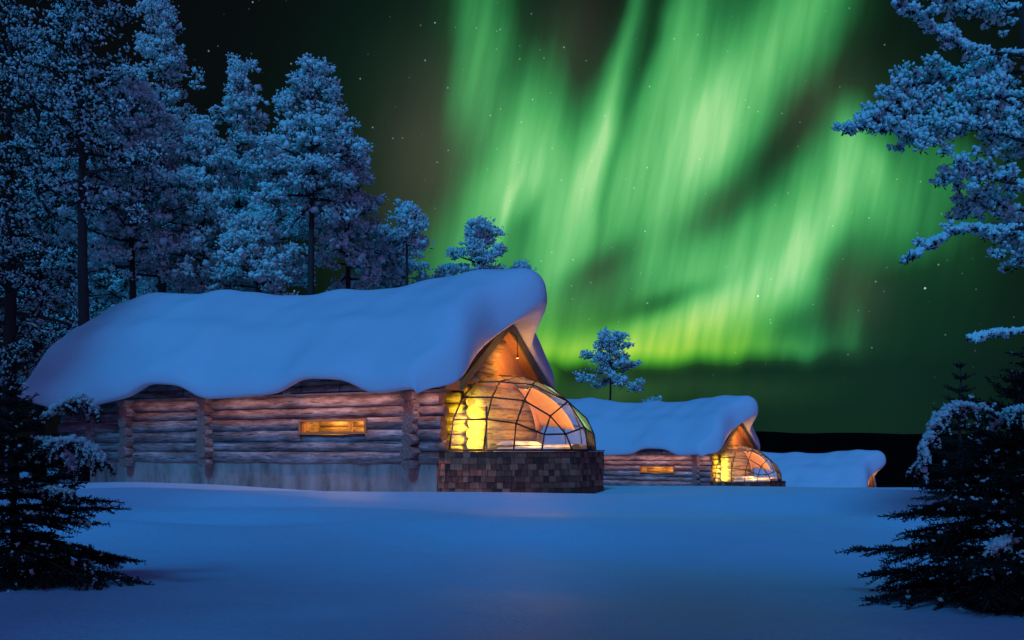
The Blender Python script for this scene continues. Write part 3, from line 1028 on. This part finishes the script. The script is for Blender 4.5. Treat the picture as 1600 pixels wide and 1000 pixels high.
# ------------------------------------------------------------------ beds inside the domes
def make_bed(parent_cab, label):
    mat = parent_cab.matrix_basis if False else None
    rz = parent_cab.rotation_euler[2]
    base = Vector(parent_cab.location)
    c, s = math.cos(rz), math.sin(rz)
    def w(a, b, z): return Vector((base.x + a * c - b * s, base.y + a * s + b * c, base.z + z))
    root = empty('bed', w(2.15, 2.5, 0.46), rz)
    tag(root, label, 'bed', 'beds inside the glass domes')
    m = MB(); m.box((-.95, -1.0, 0), (.95, 1.0, .30)); m.build('bed_base', M_LOGIN, root)
    G_ = np.zeros((24, 24, 3))
    t = np.linspace(-1, 1, 24)
    A, B = np.meshgrid(t, t, indexing='ij')
    G_[..., 0] = A * 0.98; G_[..., 1] = B * 1.03
    G_[..., 2] = 0.30 + 0.36 * ((1 - np.abs(A) ** 8) * (1 - np.abs(B) ** 8)) ** 0.35 + 0.02 * np.sin(A * 9 + B * 4) * np.sin(B * 7)
    grid_mesh('duvet', G_, M_LINEN, root)
    for y in (-.45, .45):
        t2 = np.linspace(-1, 1, 12)
        A, B = np.meshgrid(t2, t2, indexing='ij')
        h = 0.10 * np.sqrt(np.clip((1 - A ** 4) * (1 - B ** 4), 0, 1))
        top = np.stack([-.62 + A * .26, y + B * .36, 0.70 + h], -1)
        grid_mesh('pillow', top, M_LINEN, root)
    return root
make_bed(cab1, 'bed with cream bedding inside the large nearest glass dome')
make_bed(cab2, 'bed with cream bedding inside the small glass dome of the middle cabin')

# ------------------------------------------------------------------ trees
OCT_V = np.array([[1, 0, 0], [-1, 0, 0], [0, 1, 0], [0, -1, 0], [0, 0, 1], [0, 0, -1]], float)
OCT_F = np.array([[0, 2, 4], [2, 1, 4], [1, 3, 4], [3, 0, 4], [2, 0, 5], [1, 2, 5], [3, 1, 5], [0, 3, 5]])

def bits(r, C, L, Wd, dirs):
    """many little stretched octahedra: centres C, half lengths L, half widths Wd, axes dirs"""
    n = len(C)
    d = dirs / np.linalg.norm(dirs, axis=1, keepdims=True)
    ref = r.normal(size=(n, 3))
    e1 = np.cross(d, ref); e1 /= np.linalg.norm(e1, axis=1, keepdims=True)
    e2 = np.cross(d, e1)
    B = OCT_V[None] * (1 + r.uniform(-.28, .28, (n, 6, 1)))
    V = C[:, None] + B[..., 0:1] * (d * L[:, None])[:, None] + B[..., 1:2] * (e1 * Wd[:, None])[:, None] + B[..., 2:3] * (e2 * Wd[:, None] * r.uniform(.6, 1, (n, 1)))[:, None]
    T = OCT_F[None] + (np.arange(n) * 6)[:, None, None]
    return V.reshape(-1, 3), T.reshape(-1, 3)

def frost_crown(r, centers, rad_c, nb, ndark, size, up=0.35, fat=(.38, .75)):
    """tufts of frost on dark needles round each centre"""
    n = len(centers)
    C = np.repeat(centers, nb, 0); R = np.repeat(rad_c, nb)
    off = r.normal(size=(n * nb, 3)); off /= np.linalg.norm(off, axis=1, keepdims=True)
    off *= (r.uniform(0.15, 1, (n * nb, 1)) ** 0.6)
    off[:, 2] = off[:, 2] * 0.62 + 0.12
    pos = C + off * R[:, None]
    dr = off + r.normal(scale=.5, size=off.shape); dr[:, 2] += up
    k = size * r.uniform(.55, 1.5, len(pos))
    V1, T1 = bits(r, pos, k, k * r.uniform(fat[0], fat[1], len(k)), dr)
    # soft pillows of snow inside each tuft
    npl = 4
    C = np.repeat(centers, npl, 0); R = np.repeat(rad_c, npl)
    off = r.normal(size=(n * npl, 3)) * 0.40; off[:, 2] = off[:, 2] * .6 + .02
    k = R * r.uniform(.26, .46, len(R)) * min(1.0, nb / 26.0)
    V0, T0 = bits(r, C + off * R[:, None], k, k * r.uniform(.6, .9, len(k)), r.normal(size=C.shape) * np.array([1, 1, .5]))
    V1, T1 = np.concatenate([V1, V0]), np.concatenate([T1, T0 + len(V1)])
    C = np.repeat(centers, ndark, 0); R = np.repeat(rad_c, ndark)
    off = r.normal(size=(n * ndark, 3)); off /= np.linalg.norm(off, axis=1, keepdims=True)
    off *= r.uniform(0.1, 0.95, (len(off), 1)); off[:, 2] = off[:, 2] * .5 - 0.28
    pos = C + off * R[:, None]
    dr = off + r.normal(scale=.4, size=off.shape)
    k = size * r.uniform(.7, 1.5, len(pos))
    V2, T2 = bits(r, pos, k, k * .26, dr)
    V = np.concatenate([V1, V2]); T = np.concatenate([T1, T2 + len(V1)])
    M = np.concatenate([np.zeros(len(T1)), np.ones(len(T2))])
    return V, T, M

def curve_pts(p0, d0, length, n, bend, rnd, wig=0.12):
    pts = [Vector(p0)]; d = Vector(d0).normalized()
    for i in range(n):
        d = (d + Vector((rnd.uniform(-wig, wig), rnd.uniform(-wig, wig), rnd.uniform(-wig, wig) + bend / n))).normalized()
        pts.append(pts[-1] + d * (length / n))
    return pts

def frost_tree(label, px, depth, top_py, half_px, low_py, seed, nlimb=46, shape='pine', trunk_r=None, cat='tree', group='frosted trees behind the cabin', size=0.085, dens=1.0, lean=0.0, zbase=None, bitk=1.0, dark=4):
    rnd = random.Random(seed); r = np.random.RandomState(seed)
    x = (px - 800) / F * depth
    zb = float(ground_z(x, depth)) - 0.15 if zbase is None else zbase
    zt = CAMZ - (top_py - HY) / F * depth
    zl = CAMZ - (low_py - HY) / F * depth
    H = zt - zb
    hw = half_px / F * depth
    root = empty('frosted_tree', (x, depth, zb))
    tag(root, label, cat, group)
    tr = trunk_r or 0.012 * H + 0.03
    mb = MB()
    n = 10
    tp = []
    ox, oy = 0.0, 0.0
    for i in range(n + 1):
        f = i / n
        tp.append(Vector((ox + lean * f * H, oy, f * H * 0.97)))
        ox += rnd.uniform(-.03, .03) * H * .1; oy += rnd.uniform(-.03, .03) * H * .1
    mb.tube(tp, [tr * (1 - 0.88 * (i / n)) * (1.25 if i == 0 else 1) for i in range(n + 1)], 8, 0, True, wob=.06, rnd=rnd)
    def on_trunk(h):
        f = max(0, min(.999, h / (H * .97))) * n
        i = int(f); return tp[i].lerp(tp[i + 1], f - i)
    h0 = max(0.25, zl - zb)
    cents, rads = [], []
    for i in range(nlimb):
        f = (i + rnd.random()) / nlimb
        f = f ** 0.9
        h = h0 + (H * .97 - h0) * f
        if shape == 'pine':
            prof = (0.45 + 0.55 * math.sin(min(1, (f * 1.25 + .18)) * math.pi)) if f < .65 else max(0.14, (1 - f) / .35 * .78)
            prof = max(.16, prof) * (1.0 if f < .75 else .9)
        else:
            prof = max(.12, (1 - f) ** .75)
        prof *= rnd.uniform(.62, 1.12)
        L = hw * prof
        az = i * 2.39996 + rnd.uniform(-.4, .4)
        rise = -0.05 + 0.75 * f + rnd.uniform(-.15, .2)
        if shape == 'cone': rise = -0.28 + .5 * f
        st = on_trunk(h - 0.22 * L * max(0, rise))
        d = Vector((math.cos(az), math.sin(az), rise))
        pts = curve_pts(st, d, L, 5, 0.16 - 0.3 * (1 - f), rnd)
        lr = max(.012, tr * 0.34 * (1 - .6 * f) * (0.5 + .5 * prof))
        mb.tube(pts, [lr * (1 - .75 * k / 5) for k in range(6)], 5, 0, False, rnd=rnd)
        # side twigs
        nt = max(3, int(L * 3.6))
        for k in range(nt):
            t = 0.22 + 0.78 * (k + rnd.random()) / nt
            q = t * 5; j = min(4, int(q)); p = pts[j].lerp(pts[j + 1], q - j)
            sd = Vector((rnd.gauss(0, 1), rnd.gauss(0, 1), rnd.gauss(0.25, .5))).normalized()
            tl = (0.18 + 0.32 * (1 - t) * prof) * hw * rnd.uniform(.6, 1.3)
            tl = max(.22, min(1.3, tl))
            tw = curve_pts(p, sd, tl, 2, 0.05, rnd)
            if tl > .3: mb.tube(tw, [lr * .35, lr * .25, .006], 4, 0, False, rnd=rnd)
            cents.append(tuple(tw[2])); rads.append(rnd.uniform(.26, .50) * (size / .085))
            if rnd.random() < .5: cents.append(tuple(tw[1])); rads.append(rnd.uniform(.18, .3) * (size / .085))
        cents.append(tuple(pts[-1])); rads.append(.28 * (size / .085))
    for k in range(6):
        cents.append(tuple(on_trunk(H * (.90 + .02 * k)) + Vector((rnd.uniform(-.1, .1), rnd.uniform(-.1, .1), 0)))); rads.append(.24)
    mb.build('trunk', M_BARK, root)
    cents = np.array(cents); rads = np.array(rads)
    if dens < 1:
        keep = r.rand(len(cents)) < dens; cents, rads = cents[keep], rads[keep]
    V, T, M = frost_crown(r, cents, rads, int(30 * bitk), dark, size * .76)
    tri_mesh('crown', V, T, M, [M_FROST, M_NEEDLE], root)
    return root

TREES = [
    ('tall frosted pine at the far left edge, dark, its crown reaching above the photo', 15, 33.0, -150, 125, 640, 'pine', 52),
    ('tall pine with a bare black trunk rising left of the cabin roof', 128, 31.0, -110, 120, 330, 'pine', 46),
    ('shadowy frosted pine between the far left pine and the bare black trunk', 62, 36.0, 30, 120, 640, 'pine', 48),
    ('tallest pale-tipped pine left of the gap in the treetops', 252, 39.0, -8, 82, 400, 'pine', 46),
    ('broad violet-blue frosted pine in front of the pale-tipped pine', 205, 34.0, 120, 125, 430, 'pine', 52),
    ('pointed frosted pine right of the pale-tipped pine', 372, 39.0, 82, 78, 440, 'pine', 44),
    ('lower blue frosted pine in front of the pointed pine', 315, 35.0, 185, 95, 455, 'pine', 46),
    ('frosted pine with a clear dark trunk and high double top above the roof middle', 485, 34.0, 92, 92, 330, 'pine', 48),
    ('wide frosted pine at the right end of the wood', 548, 36.5, 205, 72, 440, 'pine', 44),
    ('half-hidden frosted pine between the pointed and double-topped pines', 428, 40.0, 215, 80, 450, 'pine', 42),
    ('slim young frosted pine standing off the right end of the wood', 634, 36.0, 312, 36, 385, 'pine', 16),
    ('low frosted bush tree at the foot of the slim young pine', 612, 40.0, 378, 62, 460, 'pine', 26),
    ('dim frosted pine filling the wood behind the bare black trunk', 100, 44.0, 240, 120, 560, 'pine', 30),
    ('dim frosted pine deep in the wood behind the left end of the roof', 195, 45.0, 260, 110, 540, 'pine', 30),
    ('dim frosted pine deep in the wood behind the roof, under the pale-tipped pine', 285, 44.5, 280, 100, 520, 'pine', 30),
    ('dim frosted pine deep in the wood under the pointed pine', 365, 45.5, 270, 90, 520, 'pine', 30),
    ('low frosted tree right behind the roof at the foot of the double-topped pine', 400, 34.5, 330, 90, 470, 'pine', 30),
]
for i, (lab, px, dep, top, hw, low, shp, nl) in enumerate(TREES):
    frost_tree(lab, px, dep, top, hw, low, 100 + i, nl, shp, bitk=.36 if px < 140 else 1.0, dark=16 if px < 140 else 4, dens=1.0 if px < 140 else .85)  # leftmost crowns darkened as if in shade: sparse frost, extra dark needles
frost_tree('small round frosted tree peeping over the snowy ridge of the nearest roof', 752, 37.0, 340, 46, 430, 201, 20, group='frosted trees beyond the cabins', size=.075)
frost_tree('tiny frosted tip left of the small tree over the roof ridge', 700, 38.0, 408, 18, 440, 202, 9, group='frosted trees beyond the cabins', size=.06)
frost_tree('tiny frosted tip right of the small tree over the roof ridge', 812, 38.0, 408, 18, 440, 203, 9, group='frosted trees beyond the cabins', size=.06)
frost_tree('lone frosted tree behind the middle cabin, against the green glow', 952, 66.0, 520, 60, 600, 204, 20, group='frosted trees beyond the cabins', size=.125, dens=.6)
frost_tree('tiny frosted tip just right of the lone tree behind the middle cabin', 1020, 68.0, 624, 14, 640, 205, 7, group='frosted trees beyond the cabins', size=.10)

# big pine at the right edge, its limbs reaching into the picture
def edge_pine():
    rnd = random.Random(77); r = np.random.RandomState(77)
    D0 = 13.0
    root = empty('frosted_pine', at(1592, HY + F / D0, D0))
    base = root.location
    tag(root, 'close frosted pine at the right edge with long snowy boughs reaching into the sky', 'tree')
    mb = MB()
    def L(px, py, dd=0.0):
        return at(px, py, D0 + dd) - base
    mb.tube([L(1680, 830), L(1664, 600), L(1650, 400), L(1632, 200), L(1606, 50), L(1600, -120)], [.17, .15, .13, .11, .09, .07], 9, 0, True, wob=.06, rnd=rnd)
    limbs = [
        ([(1624, 150, 0), (1540, 150, -.3), (1480, 165, -.5), (1410, 165, -.6), (1380, 178, -.7), (1352, 186, -.8)], .035, 62, .15, 30),
        ([(1619, 110, 0), (1540, 118, .2), (1480, 115, .3), (1440, 130, .3), (1405, 145, .3)], .03, 50, .15, 26),
        ([(1616, 88, 0), (1545, 82, -.3), (1510, 74, -.5), (1470, 55, -.6), (1430, 25, -.7), (1400, 8, -.8)], .03, 16, .10, 18),
        ([(1607, 10, 0), (1550, 20, .2), (1500, 5, .3), (1450, -15, .4)], .03, 34, .15, 18),
        ([(1633, 230, 0), (1550, 205, -.4), (1500, 190, -.6), (1450, 205, -.7), (1425, 215, -.8)], .03, 40, .15, 22),
        ([(1628, 190, 0), (1560, 150, -.5), (1540, 130, -.7)], .02, 20, .14, 20),
        ([(1642, 300, 0), (1555, 280, -.3), (1510, 268, -.5), (1480, 275, -.6)], .025, 24, .13, 16),
        ([(1646, 340, 0), (1560, 320, .3), (1530, 318, .4), (1500, 322, .5)], .02, 22, .13, 20),
        ([(1644, 352, 0), (1550, 360, -.3), (1510, 356, -.5), (1475, 372, -.6), (1448, 385, -.7), (1430, 402, -.8)], .028, 16, .085, 6),
        ([(1662, 515, 0), (1575, 520, -.2), (1548, 522, -.3), (1512, 531, -.4)], .018, 7, .05, 3),
        ([(1633, 250, 0), (1580, 215, .4), (1570, 180, .6)], .02, 24, .16, 14),
        ([(1652, 420, 0), (1590, 380, .4), (1575, 350, .6)], .02, 18, .15, 14),
    ]
    cents, rads = [], []
    for pts, lr, ntw, cr, ncl in limbs:
        P3 = [L(*p) for p in pts]
        n = len(P3)
        mb.tube(P3, [lr * (1 - .8 * k / (n - 1)) for k in range(n)], 6, 0, False, rnd=rnd, wob=.05)
        # snow lying along the upper side of the limb
        for k in range(ntw):
            t = (0.15 + .85 * (k + rnd.random()) / ntw) * (n - 1)
            j = min(n - 2, int(t)); p = P3[j].lerp(P3[j + 1], t - j)
            sd = Vector((rnd.gauss(-.3, .8), rnd.gauss(0, .8), rnd.gauss(.12, .6))).normalized()
            tl = rnd.uniform(.12, .40) * (cr / .15) ** 1.2
            tw = curve_pts(p, sd, tl, 2, .1, rnd)
            mb.tube(tw, [lr * .3, lr * .22, .004], 4, 0, False, rnd=rnd)
            for q in (tw[1], tw[2]):
                cents.append(tuple(q)); rads.append(cr * rnd.uniform(.5, 1.0))
        for k in range(int(14 * (n - 1))):
            t = rnd.random() * (n - 1); j = min(n - 2, int(t))
            q = P3[j].lerp(P3[j + 1], t - j) + Vector((0, 0, lr * .8))
            cents.append(tuple(q)); rads.append(.05)
    mb.build('trunk', M_BARK, root)
    V, T, M = frost_crown(r, np.array(cents), np.array(rads), 16, 7, .034, fat=(.6, 1.0))
    tri_mesh('crown', V, T, M, [M_FROST, M_NEEDLE], root)
edge_pine()

# young spruces in the foreground
def spruce(name, label, base, H, Rb, seed, snow_amt, nwh=11, heavy=(), group=None, snow_side=None):
    rnd = random.Random(seed); r = np.random.RandomState(seed)
    root = empty(name, base)
    tag(root, label, 'tree', group)
    mb = MB()
    tp = [Vector((rnd.uniform(-.02, .02) * H * .5, rnd.uniform(-.02, .02) * H * .5, H * i / 8)) for i in range(9)]
    mb.tube(tp, [.034 * H * .62 * (1 - .93 * i / 8) + .003 for i in range(9)], 8, 0, True, wob=.06, rnd=rnd)
    NC, ND, NL = [], [], []
    SC, SR = [], []
    def twig(p, d, L, snow):
        pts = curve_pts(p, d, L, 3, -0.10, rnd, .10)
        mb.tube(pts, [.006, .005, .004, .002], 4, 0, False, rnd=rnd)
        nn = max(6, int(L * 170))
        for k in range(nn):
            t = k / nn * 3; j = min(2, int(t)); q = pts[j].lerp(pts[j + 1], t - j)
            ax = (pts[j + 1] - pts[j]).normalized()
            pr = Vector((rnd.gauss(0, 1), rnd.gauss(0, 1), rnd.gauss(.25, .8)))
            dd = (ax * .75 + pr.normalized() * .8).normalized()
            l = rnd.uniform(.011, .019)
            NC.append(tuple(q + dd * l)); ND.append(tuple(dd)); NL.append(l)
        if snow > 0:
            for k in range(int(L * 26)):
                if rnd.random() > snow: continue
                t = rnd.random() * 3; j = min(2, int(t)); q = pts[j].lerp(pts[j + 1], t - j)
                SC.append(tuple(q + Vector((0, 0, .016 + .012 * snow)))); SR.append(rnd.uniform(.014, .030) * (.7 + .5 * snow))
        return pts
    for w in range(nwh):
        f = w / (nwh - 1)
        h = H * (.07 + .88 * f)
        nb = 7 if f < .7 else 5
        for k in range(nb):
            az = k * 2 * math.pi / nb + w * 1.1 + rnd.uniform(-.25, .25)
            L = Rb * ((1 - f) ** .85 * .94 + .07) * rnd.uniform(.75, 1.12)
            rise = -.22 + .75 * f + rnd.uniform(-.1, .1)
            d = Vector((math.cos(az), math.sin(az), rise))
            i0 = h / H * 8; j = min(7, int(i0)); st = tp[j].lerp(tp[j + 1], i0 - j)
            n = 6
            pts = curve_pts(st, d, L, n, -.18 * (1 - f) + .04, rnd, .05)
            mb.tube(pts, [.013 * (1 - .8 * q / n) * (.6 + L) for q in range(n + 1)], 5, 0, False, rnd=rnd)
            sn = snow_amt * (.55 + .6 * f)
            if snow_side and snow_side(az, f): sn = 1.0
            ntw = max(5, int(L * 30))
            for q in range(ntw):
                t = (.16 + .84 * q / ntw) * n; j = min(n - 1, int(t)); p = pts[j].lerp(pts[j + 1], t - j)
                ax = (pts[j + 1] - pts[j]).normalized()
                side = ax.cross(Vector((0, 0, 1))).normalized() * (1 if q % 2 else -1)
                dd = (ax * .75 + side * .8 + Vector((0, 0, rnd.uniform(-.28, .06)))).normalized()
                twig(p, dd, L * (.42 * (1 - q / ntw) + .12) * rnd.uniform(.8, 1.15), sn)
            twig(pts[-1], (pts[-1] - pts[-2]).normalized(), .10 * L + .05, sn)
            # needles straight on the branch
            for q in range(int(L * 110)):
                t = rnd.uniform(.1, 1) * n; j = min(n - 1, int(t)); p = pts[j].lerp(pts[j + 1], t - j)
                dd = Vector((rnd.gauss(0, 1), rnd.gauss(0, 1), rnd.gauss(.2, .8))).normalized()
                NC.append(tuple(p + dd * .015)); ND.append(tuple(dd)); NL.append(.017)
    mb.build('trunk', M_BARK, root)
    NC = np.array(NC); ND = np.array(ND); NL = np.array(NL)
    V, T = bits(r, NC, NL, np.full(len(NL), .0042), ND)
    M = np.zeros(len(T))
    tri_mesh('needles', V, T, M, [M_NEEDLE], root, smooth=False)
    if SC:
        SC = np.array(SC); SR = np.array(SR)
        C = np.repeat(SC, 3, 0) + r.normal(scale=.010, size=(len(SC) * 3, 3)); k = np.repeat(SR, 3) * r.uniform(.6, 1.2, len(SR) * 3)
        V, T = bits(r, C, k, k * .8, r.normal(size=C.shape) * np.array([1, 1, .3]))
        tri_mesh('snow_load', V, T, np.zeros(len(T)), [M_FROST], root)
    return root

def gpos(px, depth):
    x = (px - 800) / F * depth
    return (x, depth, float(ground_z(x, depth)) - .03)

def snowy_bough(root, path, seed, droop=.14, thick=.030):
    """a bough bent down by snow, with loaded twigs hanging from it; belongs to its spruce"""
    rnd = random.Random(seed); r = np.random.RandomState(seed)
    base = root.location
    P3 = [Vector(p) - base for p in path]
    mb = MB()
    n = len(P3)
    mb.tube(P3, [.014 * (1 - .7 * k / (n - 1)) for k in range(n)], 6, 0, True, rnd=rnd)
    C, R, NC, ND, NL = [], [], [], [], []
    for k in range(20):
        t = (.30 + .70 * k / 20) * (n - 1); j = min(n - 2, int(t)); p = P3[j].lerp(P3[j + 1], t - j)
        ax = (P3[j + 1] - P3[j]).normalized()
        sd = (ax * rnd.uniform(.1, .7) + Vector((rnd.gauss(0, .5), rnd.gauss(0, .6), rnd.uniform(-.9, .05)))).normalized()
        tw = curve_pts(p, sd, droop * rnd.uniform(.5, 1.25), 4, -.9, rnd, .1)
        mb.tube(tw, [.006, .005, .004, .003, .002], 4, 0, False, rnd=rnd)
        for q in range(30):
            u = q / 30 * 4; jj = min(3, int(u)); w = tw[jj].lerp(tw[jj + 1], u - jj)
            if rnd.random() < .85:
                C.append(tuple(w + Vector((rnd.gauss(0, .004), rnd.gauss(0, .004), .010)))); R.append(thick * rnd.uniform(.40, .62) * (1 - .45 * u / 4))
            for _ in range(3):
                dd = Vector((rnd.gauss(0, 1), rnd.gauss(0, 1), rnd.gauss(-.3, .8))).normalized()
                NC.append(tuple(w + dd * .014)); ND.append(tuple(dd)); NL.append(.016)
    for k in range(150):
        t = k / 150 * (n - 1); j = min(n - 2, int(t)); p = P3[j].lerp(P3[j + 1], t - j)
        C.append(tuple(p + Vector((rnd.gauss(0, .010), rnd.gauss(0, .022), .012 + rnd.gauss(0, .006))))); R.append(thick * rnd.uniform(.5, .95))
    o = mb.build('bough', M_BARK, root)
    C = np.repeat(np.array(C), 2, 0) + r.normal(scale=.005, size=(len(C) * 2, 3)); R = np.repeat(np.array(R), 2)
    V1, T1 = bits(r, C, R, R * .8, r.normal(size=C.shape))
    V2, T2 = bits(r, np.array(NC), np.array(NL), np.full(len(NL), .004), np.array(ND))
    tri_mesh('snow_load', V1, T1, np.zeros(len(T1)), [M_FROST], o)
    tri_mesh('needles', V2, T2, np.zeros(len(T2)), [M_NEEDLE], o, smooth=False)

sp1 = spruce('young_spruce', 'dark young spruce in the right foreground, snow drooping over its top boughs', gpos(1590, 6.7), 1.60, 1.12, 31, .06, 15,
             group='young spruces in the foreground', snow_side=lambda az, f: False)
snowy_bough(sp1, [at(1585, 668, 6.7), at(1540, 640, 6.45), at(1495, 634, 6.3), at(1462, 655, 6.2), at(1443, 695, 6.15), at(1441, 738, 6.12)], 5)
snowy_bough(sp1, [at(1545, 680, 6.7), at(1575, 645, 6.5), at(1605, 640, 6.4), at(1635, 665, 6.3)], 7, .14)
snowy_bough(sp1, [at(1590, 850, 6.7), at(1570, 845, 6.3), at(1548, 860, 6.1)], 8, .1)
sp2 = spruce('young_spruce', 'dark young spruce in the left foreground beside the cabin corner', gpos(22, 7.4), 1.50, .92, 32, .08, 15,
             group='young spruces in the foreground', snow_side=lambda az, f: False)
snowy_bough(sp2, [at(50, 715, 7.4), at(85, 690, 7.1), at(120, 688, 6.95), at(148, 702, 6.9), at(162, 722, 6.9)], 9, .15)
snowy_bough(sp2, [at(50, 690, 7.4), at(80, 690, 7.3), at(105, 705, 7.2), at(118, 735, 7.2)], 10, .15)
snowy_bough(sp2, [at(60, 660, 7.4), at(100, 630, 7.5), at(130, 622, 7.6), at(150, 640, 7.6)], 11, .12)
snowy_bough(sp2, [at(40, 770, 7.4), at(80, 765, 7.1), at(115, 772, 6.9)], 12, .08, .02)
spruce('dark_spruce', 'black spruce top showing just left of the right foreground spruce', gpos(1500, 12.5), 2.15, .60, 33, .0, 13)
spruce('dark_spruce', 'tall black spruce filling the right edge under the big pine', gpos(1665, 15.0), 3.6, 1.6, 34, .05, 20)

# unseen trees added left of and behind the viewer to shade the clearing's rim
for i, (x, y, h, r_, lab) in enumerate([
        (-17.0, 19.5, 24, 3.2, 'tall unseen shade pine at the near end of the left stand'),
        (-19.8, 25, 23, 3.4, 'tall unseen shade pine left of the clearing'), (-22.5, 20.5, 24, 3.6, 'tall unseen shade pine far left of the clearing'),
        (-19.5, 16.5, 24, 3.6, 'unseen shade pine at the left rim of the clearing'), (-24.5, 14, 24, 3.6, 'tall unseen shade pine behind the left rim of the clearing'),
        (-27.5, 21, 24, 3.6, 'tall unseen shade pine deep in the wood left of the clearing'),
        (-13, 5.5, 18.0, 2.6, 'unseen shade pine left of the viewer'), (-13.5, -3, 19.0, 2.8, 'unseen shade pine behind and left of the viewer'),
        (-9, -5.5, 17.0, 2.6, 'unseen shade pine close behind the viewer'), (-4.5, -7, 17.0, 2.6, 'unseen shade pine right behind the viewer'),
        (0.4, -4.0, 13, 2.0, 'slim unseen shade pine behind the viewer'), (-6.2, -3.2, 13, 2.2, 'slim unseen shade pine behind the left shoulder of the viewer'),
        (-2.2, -4.5, 15, 2.4, 'unseen shade pine just behind the viewer'), (3.5, -6, 15, 2.4, 'unseen shade pine to the right behind the viewer'),
        (0, -8, 17.5, 2.7, 'unseen shade pine behind and right of the viewer')]):
    frost_tree(lab, 800 + x / 20 * F, 20, HY - (h - 1) / 20 * F, r_ / 20 * F, HY - 1.2 / 20 * F, 400 + i, 40, 'pine', group='unseen shade trees round the viewer', bitk=.5)
    root_ = [o for o in COL.objects if o.get('label') == lab][0]
    root_.location = (x, y, float(ground_z(x, y)) - .15)
